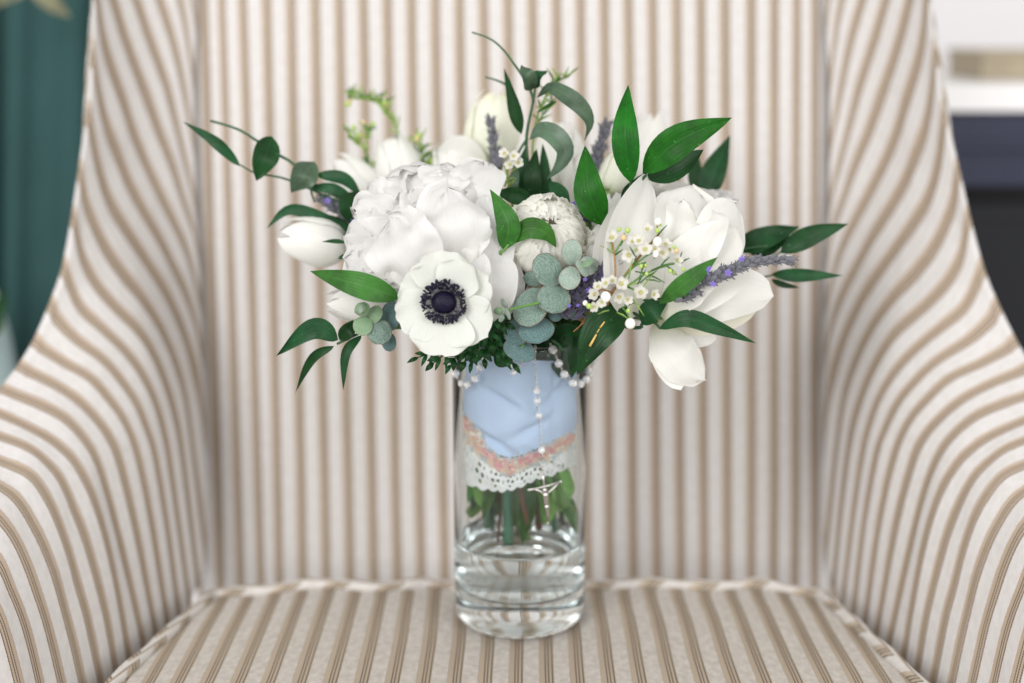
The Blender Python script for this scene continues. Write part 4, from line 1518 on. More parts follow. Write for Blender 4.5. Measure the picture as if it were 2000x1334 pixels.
branch("dark leaves tucked between the peony and the cream carnation",
       [[(1060, 420, 1.02), (1050, 395, 1.02), (1020, 380, 1.015)]],
       [([(1040, 388, 1.0), (1005, 382, 0.995), (968, 374, 1.0)], 34, RD),
        ([(1072, 356, 1.0), (1098, 382, 0.99), (1112, 414, 0.995)], 30, RD, dict(roll=(20, 40))),
        ([(1060, 410, 1.03), (1040, 370, 1.03), (1025, 330, 1.03)], 50, RD),
        ([(1035, 400, 1.03), (1060, 370, 1.03), (1070, 330, 1.03)], 40, RD)], k=35)
branch("pair of mid green twisted leaves in front of the cream carnation",
       [[(978, 500, 0.962), (985, 488, 0.955), (998, 472, 0.953)]],
       [([(984, 488, 0.956), (992, 435, 0.945), (957, 370, 0.955)], 48, RM, dict(roll=(-15, 30))),
        ([(996, 474, 0.955), (1032, 446, 0.945), (1066, 455, 0.945), (1086, 483, 0.952)], 42, RM, dict(roll=(20, -25), n=18)),
        ([(1012, 520, 0.985), (1018, 548, 0.98), (1000, 578, 0.972), (964, 572, 0.972)], 28, RD, dict(roll=(10, 40), n=18))], k=36, stemmat=M['stem'])
branch("blurred dark leaf branch stretching out to the upper left",
       [[(725, 430, 1.05), (690, 402, 1.045), (612, 358, 1.04), (570, 318, 1.04), (532, 296, 1.04), (470, 255, 1.04), (412, 236, 1.045)],
        [(690, 410, 1.045), (640, 385, 1.045), (560, 350, 1.04), (500, 338, 1.04), (465, 320, 1.04)],
        [(612, 358, 1.04), (608, 375, 1.04), (614, 395, 1.045)]],
       [([(468, 324, 1.04), (425, 280, 1.035), (358, 238, 1.04)], 24, RD, dict(roll=(20, 20))),
        ([(531, 268, 1.04), (517, 308, 1.03), (500, 352, 1.035)], 54, RD, dict(roll=(10, 20))),
        ([(532, 290, 1.04), (518, 278, 1.04), (500, 276, 1.04)], 14, RD),
        ([(612, 316, 1.04), (592, 345, 1.03), (568, 377, 1.035)], 54, RG, dict(roll=(-20, 30))),
        ([(616, 340, 1.04), (672, 350, 1.035), (708, 388, 1.035)], 28, RD, dict(roll=(10, 30))),
        ([(608, 366, 1.04), (655, 370, 1.035), (700, 396, 1.04)], 22, RD),
        ([(700, 375, 1.035), (688, 405, 1.03), (700, 445, 1.035)], 54, RD),
        ([(700, 456, 1.04), (625, 425, 1.035), (565, 410, 1.035), (520, 446, 1.035)], 26, RD, dict(n=18)),
        ([(690, 462, 1.04), (655, 440, 1.04), (620, 415, 1.04)], 34, RD),
        ([(678, 474, 1.0), (655, 471, 1.0), (628, 472, 1.0)], 9, RD, dict(shape='long')),
        ([(676, 498, 1.0), (668, 502, 1.0), (660, 506, 1.0)], 9, RD)], k=37)
branch("dark arching leaves at lower left below the small eucalyptus sprig",
       [[(760, 640, 0.995), (735, 640, 0.99), (700, 652, 0.985), (658, 672, 0.985)]],
       [([(660, 664, 0.985), (612, 642, 0.98), (539, 695, 0.985)], 42, RD, dict(roll=(-10, 15), n=18)),
        ([(652, 676, 0.985), (610, 700, 0.985), (576, 768, 0.99)], 20, RD, dict(roll=(10, 30), n=16)),
        ([(706, 655, 0.985), (676, 690, 0.98), (670, 762, 0.985)], 20, RD, dict(n=16)),
        ([(664, 664, 0.985), (680, 645, 0.98), (698, 622, 0.985)], 30, RD)], k=38)
branch("single mid green leaf pointing left below the peony",
       [[(800, 600, 0.975), (790, 590, 0.972), (776, 582, 0.97)]],
       [([(782, 582, 0.946), (700, 556, 0.938), (606, 530, 0.955)], 52, RM, dict(roll=(10, -15)))], k=39)
bl = branch("large dark leaf with a yellow scar hanging over the vase rim",
            [[(1240, 620, 0.975), (1232, 608, 0.965), (1222, 600, 0.96)]],
            [([(1224, 598, 0.958), (1172, 645, 0.945), (1127, 732, 0.955)], 72, RD, dict(roll=(5, -10), n=18))], k=40)
m = MB()
for p, q, w_ in (((1181, 628), (1172, 640), 2.2), ((1171, 642), (1166, 650), 1.6), ((1165, 653), (1152, 676), 3.0)):
    A_, B_ = W(p[0], p[1], 0.9435), W(q[0], q[1], 0.9450)
    m.tube([A_, A_ * 0.5 + B_ * 0.5 + VIEW * 0.0002, B_], PX(w_, 0.95) * 0.6, PX(w_, 0.95) * 0.9, seg=6)
m.build("scar", M['scar'], bl)
branch("glossy dark leaves arching right over the hanging tulip",
       [[(1235, 640, 0.975), (1255, 632, 0.965), (1275, 628, 0.96), (1290, 642, 0.958)], [(1255, 632, 0.965), (1275, 605, 0.962), (1300, 580, 0.96)]],
       [([(1252, 632, 0.962), (1272, 606, 0.952), (1306, 582, 0.958)], 44, RD, dict(roll=(25, -20))),
        ([(1287, 642, 0.958), (1340, 622, 0.948), (1400, 640, 0.948), (1476, 670, 0.956)], 36, RD, dict(roll=(15, -5), n=18)),
        ([(1288, 592, 0.942), (1345, 548, 0.926), (1402, 502, 0.935)], 38, RM, dict(roll=(0, -10))),
        ([(1232, 630, 0.965), (1215, 626, 0.96), (1200, 618, 0.965)], 20, RM)], k=41)
branch("dark leaf lying along the vase rim under the eucalyptus",
       [[(1100, 680, 0.995), (1090, 672, 0.99), (1078, 664, 0.985)]],
       [([(1070, 652, 0.985), (1110, 645, 0.978), (1150, 655, 0.985)], 28, RD, dict(roll=(30, 10)))], k=42)

# ------------------------------------------------------------------ cut dark foliage under the anemone
random.seed(17)
fo = thing("cut_foliage", "dark feathery anemone foliage hanging over the rim under the anemone", "foliage", W(930, 680, 0.985))
ribs = [((935, 640), (908, 704)), ((940, 650), (946, 700)), ((945, 640), (985, 700)), ((950, 650), (1000, 708)), ((900, 680), (880, 712)), ((880, 682), (848, 708)), ((860, 684), (818, 698)), ((950, 625), (990, 665)), ((955, 620), (985, 632)), ((925, 662), (920, 708))]
q_ = 0
for p, q in ribs:
    d = 0.966 + 0.014 * random.random()
    L_ = math.hypot(q[0] - p[0], q[1] - p[1])
    g = math.degrees(math.atan2(-(q[1] - p[1]), q[0] - p[0]))
    n_ = max(2, int(L_ / 20))
    for i in range(n_ + 1):
        t = (i + 0.6) / (n_ + 0.6)
        for sd in ((-1, 1) if i < n_ else (0,)):
            q_ += 1
            x, y = p[0] + (q[0] - p[0]) * t, p[1] + (q[1] - p[1]) * t
            an2 = rad(g + sd * random.uniform(25, 50))
            ln = random.uniform(22, 34) * (1.1 - 0.3 * t)
            x2, y2 = x + math.cos(an2) * ln, y - math.sin(an2) * ln + 3
            blade(fo, "leaflet", [(x, y, d), ((x + x2) / 2, (y + y2) / 2 - 1, d - 0.005), (x2, y2, d - 0.002)], random.uniform(8, 13), M['fern'], roll=(random.uniform(-30, 30), random.uniform(-30, 30)), shape='long', n=7, mseg=4, seed=q_)
    stem(fo, [(p[0], p[1], d + 0.002), ((p[0] + q[0]) / 2, (p[1] + q[1]) / 2, d + 0.001), (q[0], q[1], d)], 0.0008, 0.0005, M['stem_dark'], n=6, seg=5)
for (p, q, w_) in (((965, 690), (1002, 710), 40), ((950, 660), (980, 700), 34), ((925, 660), (915, 695), 30), ((900, 670), (870, 698), 26)):
    blade(fo, "leaf", [(p[0], p[1], 0.985), ((p[0] + q[0]) / 2, (p[1] + q[1]) / 2, 0.98), (q[0], q[1], 0.985)], w_, M['fern'], shape='long', n=9, mseg=4, seed=w_)
stem(fo, [(930, 650, 0.985), (925, 680, 0.99), (960, 705, 1.0)], 0.0012, 0.001, M['stem_dark'])
# leaves and stem sheaths filling the mouth of the vase
nk_ = thing("leaf_collar", "dark green leaves packed round the stems in the mouth of the vase", "foliage", VO + Vector((0, 0, 0.19)))
for i in range(16):
    an2 = i * 2.399
    x = 1022 + 92 * math.cos(an2)
    blade(nk_, "leaf", [(x, 735, 1.05 + 0.025 * math.sin(an2)), (x * 0.9 + 102, 690, 1.045 + 0.02 * math.sin(an2)), (1022 + 130 * math.cos(an2), 625, 1.03 + 0.03 * math.sin(an2))], 60, RD, roll=(random.uniform(-30, 30),) * 2, n=10, mseg=4, seed=i)
for i in range(14):
    x = 850 + i * 38 + random.uniform(-10, 10)
    y = random.uniform(470, 600)
    blade(nk_, "leaf", [(1000 + (x - 1050) * 0.3, 660, 1.05), ((x + 1020) / 2, (y + 640) / 2, 1.055), (x, y, 1.05)], 66, RD, roll=(random.uniform(-30, 30),) * 2, n=10, mseg=4, seed=40 + i)

for i, (x0_, x1_) in enumerate(((1036, 1050), (1062, 1070), (1084, 1092), (1106, 1104), (1124, 1116))):
    blade(nk_, "leaf", [(x0_, 650, 1.016), ((x0_ + x1_) / 2, 690, 1.014), (x1_, 738, 1.020)], 44, RD, roll=(random.uniform(-20, 20),) * 2, shape='strap', n=10, mseg=4, seed=70 + i)

# ------------------------------------------------------------------ eucalyptus
random.seed(9)


def disc(parent, cx_, cy_, w_, h_, ang, d, mat, tilt=(0, 0), curl=-0.12, label=None):
    """round leaf: ang is the direction (degrees, image plane, 90 = up) in which it grows"""
    ux, uy = math.cos(rad(ang)), -math.sin(rad(ang))
    p0 = (cx_ - ux * h_ / 2, cy_ - uy * h_ / 2, d)
    p2 = (cx_ + ux * h_ / 2, cy_ + uy * h_ / 2, d + tilt[1])
    p1 = (cx_, cy_, d + tilt[1] / 2 - 0.002)
    return blade(parent, "leaf", [p0, p1, p2], w_, mat, roll=(tilt[0], tilt[0]), shape='round', n=15, mseg=10, fold=0.0, curl=-curl, wave=0.10, seed=int(cx_ + cy_) % 97, label=label)


E, EB, EP, EY = M['euc'], M['euc_blue'], M['euc_pale'], M['euc_young']
eu = thing("eucalyptus_sprig", "silver green round-leaved eucalyptus cascading in the centre over the vase rim", "eucalyptus", W(1090, 560, 0.96))
stem(eu, [p for p in reversed(to_vase(1100, 570, 0.965, 51))][:-1] + [W(1100, 570, 0.965), W(1118, 540, 0.955), W(1130, 520, 0.95)], 0.0014, 0.001, M['stem'], n=24)
stem(eu, [(1115, 545, 0.957), (1090, 560, 0.958), (1060, 600, 0.962), (1035, 640, 0.966), (1015, 690, 0.968)], 0.0013, 0.001, M['stem'])
stem(eu, [(1053, 591, 0.944), (1020, 599, 0.943), (990, 606, 0.944)], 0.0010, 0.0008, M['stem'])
disc(eu, 1016, 684, 68, 46, -110, 0.970, EB, (10, -0.004))
disc(eu, 1009, 648, 52, 56, -120, 0.966, EB, (-10, 0.0))
disc(eu, 1048, 645, 72, 54, -80, 0.962, EB, (5, -0.003))
disc(eu, 1087, 612, 34, 30, -40, 0.966, EB, (10, 0))
disc(eu, 1036, 599, 68, 84, -120, 0.956, E, (-12, -0.004))
disc(eu, 1041, 545, 32, 38, 170, 0.962, E, (15, 0.004))
disc(eu, 1082, 583, 68, 60, -95, 0.951, E, (6, -0.005))
disc(eu, 1070, 527, 58, 72, 120, 0.950, E, (-8, -0.003))
disc(eu, 1116, 493, 42, 54, 85, 0.949, EP, (10, -0.006))
disc(eu, 1112, 543, 44, 48, -100, 0.944, EP, (-12, -0.003))
disc(eu, 1148, 518, 40, 44, 20, 0.944, EP, (8, 0.004), curl=-0.3)
disc(eu, 1138, 523, 26, 40, -60, 0.940, EP, (50, 0.0))
disc(eu, 1146, 514, 14, 26, 30, 0.939, EY, (30, 0.0))
disc(eu, 974, 608, 16, 22, 190, 0.942, EY, (10, 0), curl=-0.5)
disc(eu, 984, 594, 14, 22, 120, 0.945, EP, (40, 0))
disc(eu, 991, 613, 12, 26, -70, 0.943, EP, (-45, 0))
disc(eu, 980, 620, 14, 20, -100, 0.946, EP, (30, 0))

el_ = thing("eucalyptus_sprig", "small round-leaved eucalyptus sprig left of the anemone", "eucalyptus", W(745, 640, 0.97))
stem(el_, [p for p in reversed(to_vase(790, 640, 0.985, 52))][:-1] + [W(790, 640, 0.985), W(745, 632, 0.968), W(710, 612, 0.962)], 0.0013, 0.0009, M['stem'], n=24)
disc(el_, 762, 617, 42, 62, 80, 0.972, EB, (20, 0))
disc(el_, 759, 668, 30, 38, -80, 0.974, M['euc_blue'], (-10, 0))
disc(el_, 741, 647, 50, 54, -75, 0.962, E, (6, -0.003))
disc(el_, 708, 636, 40, 40, -120, 0.960, EY, (-10, -0.003))
disc(el_, 731, 614, 30, 38, 60, 0.961, EY, (14, 0))
disc(el_, 707, 605, 32, 30, 120, 0.955, EY, (8, -0.004), curl=-0.3)
disc(el_, 705, 602, 14, 20, 60, 0.951, EP, (40, 0))
disc(el_, 712, 600, 10, 22, 95, 0.950, EY, (-40, 0))

# ------------------------------------------------------------------ waxflower
random.seed(77)


def petal_local(name, mat):
    m = MB()
    rows, uvs = [], []
    for i in range(6):
        t = i / 5
        w = 0.45 * math.sin(math.pi * min(1, 0.12 + t * 0.80)) ** 0.7
        rows.append([Vector((s * w, 0.22 + t * 0.78, 0.10 * t + 0.20 * s * s * t + 0.16 * t * t)) for s in (-1, -0.5, 0, 0.5, 1)])
        uvs.append([(s, t) for s in (-1, -0.5, 0, 0.5, 1)])
    m.grid(rows, uvs)
    me = bpy.data.meshes.new(name)
    me.from_pydata([tuple(p) for p in m.v], [], m.f)
    ul = me.uv_layers.new(name="UVMap")
    flat = []
    for lp in me.loops:
        flat.extend(m.uv[lp.vertex_index])
    ul.data.foreach_set("uv", flat)
    me.materials.append(mat)
    me.polygons.foreach_set("use_smooth", [True] * len(me.polygons))
    return me


WPETAL = petal_local("waxflower_petal", M['wax'])
mcore = MB()
rows = [[Vector((r * math.cos(2 * math.pi * j / 10), r * math.sin(2 * math.pi * j / 10), z)) for j in range(10)] for r, z in ((0.02, 0.02), (0.14, 0.0), (0.22, 0.08), (0.26, 0.10), (0.30, 0.0), (0.27, -0.25), (0.12, -0.45))]
mcore.grid(rows, closed=True)
for j in range(10):
    p = Vector((0.25 * math.cos(j * 0.628), 0.25 * math.sin(j * 0.628), 0.13))
    mcore.ball(p, 0.05, 5, 3)
WCORE = bpy.data.meshes.new("waxflower_core")
WCORE.from_pydata([tuple(p) for p in mcore.v], [], mcore.f)
WCORE.materials.append(M['wax_core'])
WCORE.polygons.foreach_set("use_smooth", [True] * len(WCORE.polygons))
ball_ = MB()
ball_.ball((0, 0, 0), 1.0, 10, 7, (1, 1, 1.12))


def ball_me(name, mat):
    me = bpy.data.meshes.new(name)
    me.from_pydata([tuple(p) for p in ball_.v], [], ball_.f)
    me.materials.append(mat)
    me.polygons.foreach_set("use_smooth", [True] * len(me.polygons))
    return me


BUDS = {'w': ball_me("white_bud", M['wax_bud']), 'g': ball_me("green_bud", M['green_bud']), 't': ball_me("tan_bud", M['tan_bud'])}


def blossom(parent, p, rpx, d, ax):
    rpx *= 0.9
    P = W(p[0], p[1], d)
    f1, f2 = frame(ax)
    R3 = Matrix((f1, f2, ax)).transposed().to_4x4()
    s = PX(rpx, d)
    Mx = Matrix.Translation(P) @ R3 @ Matrix.Rotation(random.uniform(0, 6), 4, 'Z') @ Matrix.Diagonal((s, s, s, 1))
    c = bpy.data.objects.new("blossom", WCORE)
    COL.objects.link(c)
    c.parent = parent
    c.matrix_local = Matrix.Translation(-WL[parent.name]) @ Mx
    for i in range(5):
        q = bpy.data.objects.new("petal", WPETAL)
        COL.objects.link(q)
        q.parent = c
        q.matrix_local = Matrix.Rotation(i * 2 * math.pi / 5, 4, 'Z') @ Matrix.Rotation(random.uniform(-0.15, 0.25), 4, 'X')
    return c


def bud(parent, x, y, rpx, d, kind):
    s = PX(rpx, d)
    place(BUDS[kind], "bud", parent, Matrix.Translation(W(x, y, d)) @ Matrix.Rotation(random.uniform(-.6, .6), 4, 'X') @ Matrix.Diagonal((s, s, s, 1)))


def needle(parent, x, y, ang, ln, d, mat, w_=4.0, name="needle"):
    x2, y2 = x + math.cos(rad(ang)) * ln, y - math.sin(rad(ang)) * ln
    A_, B_ = W(x, y, d), W(x2, y2, d - random.uniform(-0.004, 0.006))
    m = MB()
    m.tube([A_, A_ * 0.5 + B_ * 0.5 + UP * 0.0006, B_], PX(w_, d) * 0.5, PX(w_, d) * 0.16, seg=5, rfun=lambda q: PX(w_, d) * 0.5 * (0.6 + 0.8 * q) * (1 - 0.8 * q ** 3))
    m.build(name, mat, parent)


wx = thing("waxflower_sprig", "white waxflower sprig with needle leaves in front of the right rose", "waxflower", W(1200, 600, 0.96))
WD = 0.930
stem(wx, list(reversed(to_vase(1160, 630, 0.975, 61)))[:-1] + [W(1160, 630, 0.972), W(1195, 572, 0.944), W(1215, 545, 0.940), W(1250, 500, 0.938), W(1287, 457, 0.938)], 0.0013, 0.0008, M['twig'], n=26)
for s in ([(1201, 556, 0.938), (1202, 525, 0.936), (1200, 496, 0.934), (1196, 470, 0.933)], [(1200, 496, 0.934), (1212, 475, 0.933), (1220, 455, 0.932)], [(1225, 560, 0.938), (1260, 535, 0.934), (1298, 520, 0.932), (1330, 512, 0.932)],
          [(1238, 518, 0.937), (1262, 500, 0.934), (1284, 490, 0.933)], [(1215, 545, 0.940), (1240, 520, 0.936), (1262, 512, 0.934)], [(1180, 600, 0.96), (1150, 622, 0.965), (1120, 648, 0.97)], [(1190, 590, 0.96), (1160, 600, 0.962), (1130, 640, 0.968)],
          [(1195, 572, 0.943), (1175, 566, 0.938), (1160, 578, 0.936)], [(1225, 560, 0.940), (1240, 566, 0.936), (1255, 572, 0.934)], [(1215, 600, 0.946), (1225, 612, 0.943), (1231, 630, 0.940)], [(1287, 457, 0.938), (1284, 445, 0.936), (1285, 434, 0.934)]):
    green = s[0][0] in (1200, 1225, 1215, 1238)
    stem(wx, s, 0.0008, 0.0005, M['stem'] if green else M['twig'], name="twig", seg=5)
for (x, y, r, dx, dy) in ((1195, 464, 16, -.3, .5), (1264, 448, 14, .1, .6), (1260, 487, 16, 0, .1), (1228, 498, 16, -.4, -.3), (1236, 472, 13, -.2, .4), (1294, 494, 14, .3, .2), (1322, 508, 14, .8, 0), (1300, 477, 13, .3, .5),
                           (1213, 554, 16, .1, .2), (1162, 575, 15, -.5, .2), (1209, 580, 14, 0, -.5), (1251, 571, 16, .2, 0), (1277, 575, 13, .8, -.2), (1183, 553, 13, -.3, .4), (1168, 560, 12, -.3, .5), (1161, 599, 12, -.4, -.3), (1248, 470, 13, -.2, .5), (1279, 486, 12, .3, .2), (1243, 488, 12, -.2, -.2), (1308, 488, 12, .5, .3), (1196, 548, 12, -.2, .4), (1226, 585, 12, .3, -.4), (1176, 590, 12, -.2, -.3)):
    blossom(wx, (x, y), r, WD + random.uniform(-0.004, 0.006), camvec(dx, dy, 1))
for (x, y, r, k_) in ((1284, 472, 9, 'w'), (1280, 496, 7, 'w'), (1285, 433, 6.5, 'w'), (1226, 450, 5.5, 'g'), (1218, 464, 6, 't'), (1209, 448, 4.5, 'g'), (1183, 580, 10, 'w'), (1231, 632, 10.5, 'w'), (1150, 598, 5.5, 'g'), (1252, 520, 4.2, 'g'),
                      (1261, 519, 4, 'g'), (1263, 535, 4, 'g'), (1309, 529, 4.2, 'g'), (1317, 533, 4.2, 'g'), (1335, 526, 4, 'g'), (1227, 607, 4.5, 'g'), (1321, 490, 5, 't'), (1317, 483, 4, 'g'), (1143, 592, 5, 'w'), (1284, 450, 5, 'g'), (1290, 440, 3, 'g')):
    bud(wx, x, y, r, 0.927 + random.uniform(0, 0.006), k_)
for (x, y, ang, ln) in ((1200, 496, 150, 34), (1200, 500, 35, 22), (1196, 490, 100, 24), (1212, 480, 60, 24), (1262, 500, 65, 30), (1284, 462, 50, 30), (1260, 512, 250, 34), (1238, 518, 75, 36), (1240, 530, -15, 40), (1262, 535, -25, 40), (1290, 520, 45, 26),
                        (1300, 518, -40, 30), (1272, 528, 20, 46), (1245, 556, 60, 34), (1250, 552, 35, 42), (1262, 546, -10, 30), (1232, 580, -55, 46), (1222, 560, 15, 34), (1228, 545, 80, 42), (1256, 560, 50, 40), (1330, 514, 30, 20), (1325, 512, 70, 22),
                        (1218, 600, 20, 26), (1205, 610, -30, 26), (1190, 606, 200, 24), (1240, 500, 120, 22), (1278, 505, 100, 20)):
    needle(wx, x, y, ang, ln, 0.934 + random.uniform(-0.004, 0.004), M['needle'] if random.random() < .75 else M['needle_lime'], 4.2)


def lime_sprig(label, stems, nn, d, k, seed, flowers=0, spread=16):
    random.seed(seed)
    th = thing("waxflower_sprig", label, "waxflower", W(*stems[0][0]))
    stem(th, list(reversed(to_vase(*stems[0][0], k)))[:-1] + [W(*q) for q in stems[0]], 0.0012, 0.0007, M['needle_lime'], n=24)
    for s in stems[1:]:
        stem(th, s, 0.0009, 0.0006, M['needle_lime'])
    for s in stems:
        sp_ = [(Vector(q)) for q in s]
        pts = spline(sp_, 30)
        for i in range(nn):
            p = pts[random.randrange(6, 30)]
            needle(th, p.x, p.y, random.uniform(20, 160), random.uniform(0.7, 1.4) * spread, p.z, M['needle_lime'] if random.random() < .7 else M['needle'], 5, name="needle")
        p = pts[-1]
        for i in range(flowers):
            bud(th, p.x + random.uniform(-12, 12), p.y + random.uniform(-12, 12), random.uniform(4, 6), p.z, random.choice('ggt'))
    return th


lime_sprig("blurred lime green waxflower sprig rising at the back above the peony",
           [[(835, 400, 1.10), (820, 340, 1.10), (790, 280, 1.11), (762, 230, 1.115), (745, 200, 1.12)], [(755, 215, 1.115), (725, 196, 1.12), (680, 192, 1.12)], [(820, 345, 1.10), (825, 310, 1.10), (815, 265, 1.105)],
            [(825, 360, 1.10), (795, 335, 1.10), (765, 315, 1.10)], [(830, 370, 1.10), (840, 340, 1.10), (848, 320, 1.10)]], 24, 1.11, 71, 1, flowers=3, spread=24)
lime_sprig("small blurred lime waxflower tuft left of the taller one at the back",
           [[(735, 400, 1.10), (730, 350, 1.10), (718, 310, 1.105), (700, 265, 1.11)], [(712, 290, 1.105), (690, 275, 1.11), (680, 255, 1.11)], [(714, 290, 1.105), (715, 265, 1.11), (722, 250, 1.11)]], 14, 1.11, 72, 2, flowers=2, spread=18)
lime_sprig("pale green waxflower needles at the top beside the curled leaf",
           [[(1040, 300, 1.04), (1050, 230, 1.045), (1070, 180, 1.05), (1092, 145, 1.055)], [(1070, 185, 1.05), (1088, 160, 1.055), (1110, 150, 1.06)], [(1045, 260, 1.045), (1060, 225, 1.05), (1085, 200, 1.055)]], 9, 1.05, 73, 3, spread=22)
wc = thing("waxflower_sprig", "little white waxflower cluster in front of the tall back tulip", "waxflower", W(1000, 380, 1.02))
stem(wc, list(reversed(to_vase(1000, 390, 1.02, 74)))[:-1] + [W(1000, 390, 1.02), W(992, 350, 1.015), W(990, 310, 1.01)], 0.0012, 0.0007, M['needle_lime'], n=24)
random.seed(4)
for (x, y) in ((985, 300), (1003, 305), (996, 322), (1012, 318)):
    blossom(wc, (x, y), 12.5, 1.005 + random.uniform(-0.004, 0.004), camvec(random.uniform(-.6, .6), random.uniform(-.2, .7), 1))
for i in range(10):
    needle(wc, 990 + random.uniform(-6, 10), random.uniform(330, 385), random.uniform(20, 160), 20, 1.012, M['needle_lime'], 4.5)

# ------------------------------------------------------------------ lavender
random.seed(55)
mc = MB()
rows = []
for i in range(7):
    t = i / 6
    r = (0.12 + 0.17 * math.sin(math.pi * min(1, t * 0.9 + 0.1))) * (1 if i < 6 else 0.85)
    rows.append([Vector((r * (1 + 0.12 * math.cos(j * 2)) * math.cos(2 * math.pi * j / 8), r * math.sin(2 * math.pi * j / 8), t)) for j in range(8)])
mc.grid(rows, closed=True)
for j in range(4):                      # pointed teeth of the calyx mouth
    a_ = j * math.pi / 2
    b_ = len(mc.v)
    mc.vert((0.22 * math.cos(a_ - .5), 0.22 * math.sin(a_ - .5), 0.97))
    mc.vert((0.22 * math.cos(a_ + .5), 0.22 * math.sin(a_ + .5), 0.97))
    mc.vert((0.30 * math.cos(a_), 0.30 * math.sin(a_), 1.25))
    mc.face(b_, b_ + 1, b_ + 2)


def mesh_of(mb, name, mat):
    me = bpy.data.meshes.new(name)
    me.from_pydata([tuple(p) for p in mb.v], [], mb.f)
    me.materials.append(mat)
    me.polygons.foreach_set("use_smooth", [True] * len(me.polygons))
    return me


CAL = mesh_of(mc, "calyx", M['lav'])
CALD = mesh_of(mc, "dark_calyx", M['lav_dark'])
mfz = MB()
for j in range(5):
    a_ = j * 2 * math.pi / 5
    q = Vector((math.cos(a_), math.sin(a_), 0))
    s_ = Vector((-math.sin(a_), math.cos(a_), 0))
    rows = [[q * 0.12 - s_ * 0.14, q * 0.12 + s_ * 0.14 + Vector((0, 0, .02))], [q * 0.5 - s_ * 0.26 + Vector((0, 0, .25)), q * 0.5 + s_ * 0.26 + Vector((0, 0, .25))], [q * 0.85 - s_ * 0.12 + Vector((0, 0, .22)), q * 0.85 + s_ * 0.12 + Vector((0, 0, .22))]]
    mfz.grid(rows)
mfz.tube([Vector((0, 0, -0.5)), Vector((0, 0, -0.1)), Vector((0, 0, 0.12))], 0.12, 0.16, seg=6)
FLO = mesh_of(mfz, "floret", M['lav_flower'])


def lavender(label, path, rpx, n, me, k, florets=(), gaps=(), group=None, stuff=False):
    p0 = path[0]
    th = thing("lavender_spike", label, "lavender", W(*p0), group)
    pts = spline([W(*p) for p in path], 60)
    stem(th, list(reversed(to_vase(p0[0], p0[1], p0[2], k)))[:-1] + [W(*q) for q in path], 0.0010, 0.0006, M['stem_dark'], n=26)
    dm = p0[2]
    L = PX(rpx, dm)
    mb = MB()
    for i in range(n):
        t = (i + random.random() * 0.6) / n
        if any(g0 < t < g1 for g0, g1 in gaps):
            continue
        q = min(58, int(t * 59))
        p = pts[q]
        T = (pts[q + 1] - pts[max(0, q - 1)]).normalized()
        f1, f2 = frame(T)
        ph = i * 2.399 + random.uniform(-.3, .3)
        o_ = f1 * math.cos(ph) + f2 * math.sin(ph)
        zax = (T * random.uniform(0.75, 1.1) + o_ * random.uniform(0.6, 1.0) * (1.1 - 0.5 * t)).normalized()
        x_, y_ = frame(zax)
        s = L * random.uniform(1.0, 1.5) * (1.05 - 0.25 * t)
        R3 = Matrix((x_, y_, zax)).transposed().to_4x4()
        Mx = Matrix.Translation(p + o_ * L * 0.12) @ R3 @ Matrix.Diagonal((s, s, s, 1))
        if stuff:
            b_ = len(mb.v)
            for v_ in mc.v:
                mb.vert(Mx @ v_)
            for f_ in mc.f:
                mb.face(*[b_ + z_ for z_ in f_])
        else:
            place(me, "calyx", th, Mx)
    if stuff:
        mb.build("calyxes", me.materials[0], th, kind='stuff')
    for (x, y, d, s) in florets:
        ax = camvec(random.uniform(-.4, .4), random.uniform(-.2, .6), 1)
        x_, y_ = frame(ax)
        R3 = Matrix((x_, y_, ax)).transposed().to_4x4()
        s_ = PX(s, d)
        place(FLO, "floret", th, Matrix.Translation(W(x, y, d)) @ R3 @ Matrix.Diagonal((s_, s_, s_, 1)))
    return th


lavender("long grey lavender spike with violet florets pointing right over the splayed tulip",
         [(1318, 586, 0.938), (1362, 560, 0.936), (1412, 535, 0.936), (1470, 512, 0.938), (1548, 508, 0.944)], 15.5, 92, CAL, 81,
         florets=((1449, 506, 0.930, 8), (1422, 533, 0.929, 9), (1392, 555, 0.929, 8), (1381, 530, 0.93, 8), (1346, 565, 0.929, 9), (1386, 524, 0.93, 6), (1352, 560, 0.929, 6)), gaps=((0.255, 0.31),))
lavender("dark purple lavender spike in the centre beside the eucalyptus leaves",
         [(1112, 622, 0.962), (1130, 580, 0.956), (1155, 548, 0.952), (1196, 520, 0.95)], 20, 70, CALD, 82,
         florets=((1143, 546, 0.942, 6), (1150, 567, 0.942, 8), (1178, 544, 0.942, 6), (1129, 597, 0.944, 5), (1182, 512, 0.944, 4), (1112, 597, 0.946, 5)))
lavender("blurred lavender spike before the tall greenish tulip at the back", [(975, 330, 1.05), (968, 300, 1.055), (956, 232, 1.06)], 15, 34, CAL, 83, stuff=True)
lavender("blurred lavender spike standing left of the tall upright green leaf", [(1158, 350, 1.04), (1165, 310, 1.045), (1186, 242, 1.05)], 16, 40, CAL, 84, stuff=True)
lavender("blurred grey lavender tip at left above the closed tulip", [(700, 440, 1.05), (670, 415, 1.05), (632, 388, 1.05)], 17, 34, CAL, 85, florets=((640, 392, 1.03, 8), (690, 432, 1.03, 6)), stuff=True)
lavender("dark lavender spike deep among the leaves behind the lime tulip bud", [(1130, 430, 1.03), (1160, 415, 1.03), (1245, 372, 1.03)], 17, 34, CALD, 86, florets=((1243, 376, 1.02, 8), (1122, 398, 1.01, 7)), stuff=True)

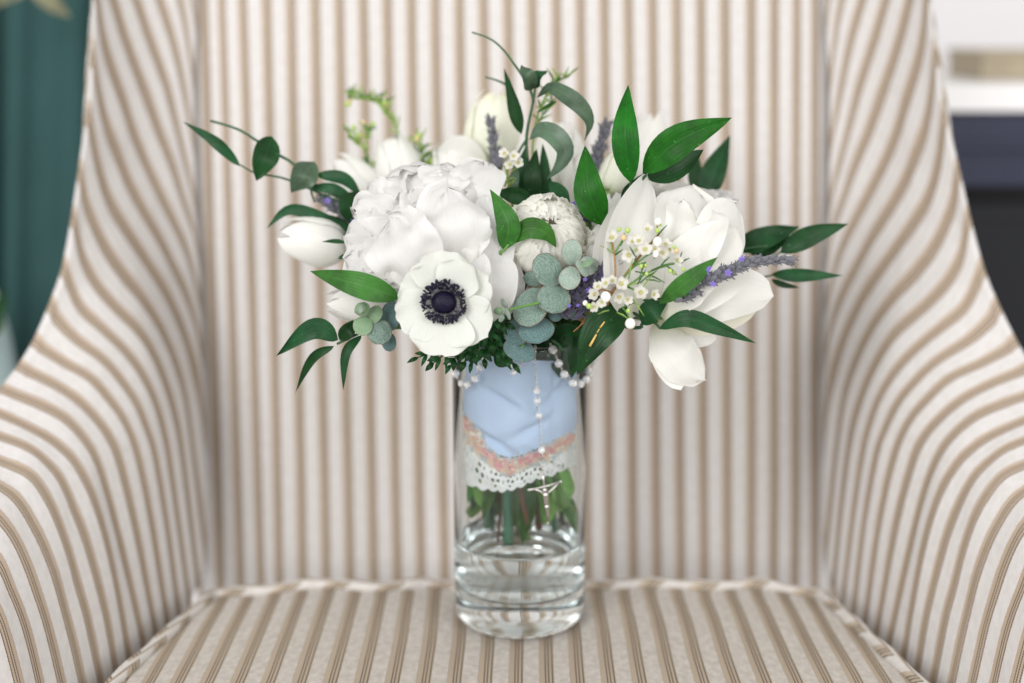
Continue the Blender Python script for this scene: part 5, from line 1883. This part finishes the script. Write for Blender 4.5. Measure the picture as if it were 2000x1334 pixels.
# ------------------------------------------------------------------ stems and leaf blades seen through the glass
gb = thing("cut_stems", "bundle of cut green stems and leaf ends below the lace in the vase", "stems", VO + Vector((0, 0, 0.10)))
LG = leaf_mat("bright_stem_leaf", (0.13, 0.30, 0.05), (0.25, 0.42, 0.12), rough=0.4)
for (p0, p1, p2, w_, mt, sh) in (
        ((938, 905, 1.074), (930, 960, 1.074), (920, 1002, 1.074), 24, RD, 'long'), ((928, 905, 1.064), (922, 950, 1.064), (914, 985, 1.064), 18, RM, 'long'),
        ((930, 920, 1.064), (936, 965, 1.064), (942, 992, 1.064), 20, LG, 'strap'), ((962, 920, 1.064), (955, 970, 1.064), (942, 1016, 1.064), 24, RM, 'long'),
        ((975, 930, 1.074), (972, 980, 1.074), (964, 1012, 1.074), 20, RD, 'strap'), ((1028, 920, 1.059), (1032, 980, 1.059), (1020, 1064, 1.064), 30, R, 'strap'),
        ((1012, 920, 1.074), (1012, 975, 1.074), (1014, 1014, 1.074), 12, LG, 'strap'), ((1060, 925, 1.069), (1062, 970, 1.069), (1066, 1030, 1.069), 16, LG, 'long'),
        ((1085, 915, 1.064), (1094, 955, 1.064), (1096, 1000, 1.064), 36, LG, 'strap'), ((1075, 930, 1.069), (1080, 980, 1.069), (1074, 1022, 1.069), 24, LG, 'strap'),
        ((1100, 915, 1.059), (1108, 945, 1.059), (1112, 976, 1.059), 22, LG, 'strap'), ((1104, 960, 1.064), (1114, 1000, 1.064), (1124, 1044, 1.064), 26, RM, 'long'), ((1095, 930, 1.079), (1106, 970, 1.079), (1112, 1000, 1.079), 20, RD, 'long')):
    blade(gb, "leaf_end", [p0, p1, p2], w_, mt, shape=sh, n=10, mseg=4, fold=0.25, seed=int(p0[0]))
for pts, r_, mt in (([(982, 915, 1.069), (978, 985, 1.074), (972, 1070, 1.079)], 0.0015, M['twig_red']), ([(990, 915, 1.054), (991, 990, 1.064), (994, 1066, 1.069)], 0.0040, M['stem_blue']), ([(1012, 915, 1.054), (1022, 985, 1.059), (1034, 1034, 1.064)], 0.0020, M['twig_red']),
                    ([(1000, 915, 1.064), (1006, 970, 1.069), (1012, 1016, 1.074)], 0.0022, M['stem']), ([(1045, 915, 1.064), (1056, 975, 1.069), (1064, 1020, 1.074)], 0.0035, M['stem']), ([(1088, 905, 1.064), (1097, 950, 1.064), (1104, 990, 1.064)], 0.0055, M['stem'])):
    stem(gb, pts, r_, mat=mt)

random.seed(91)
for i in range(11):
    x = 930 + i * 17 + random.uniform(-5, 5)
    y = random.uniform(985, 1050)
    stem(gb, [(x * 0.8 + 204, 915, 1.072), (x * 0.9 + 102, 960, 1.078), (x, y, 1.085 + random.uniform(-0.01, 0.012))], random.uniform(0.0012, 0.0030), mat=random.choice((M['stem'], M['stem_blue'], M['stem_dark'], M['twig_red'])))
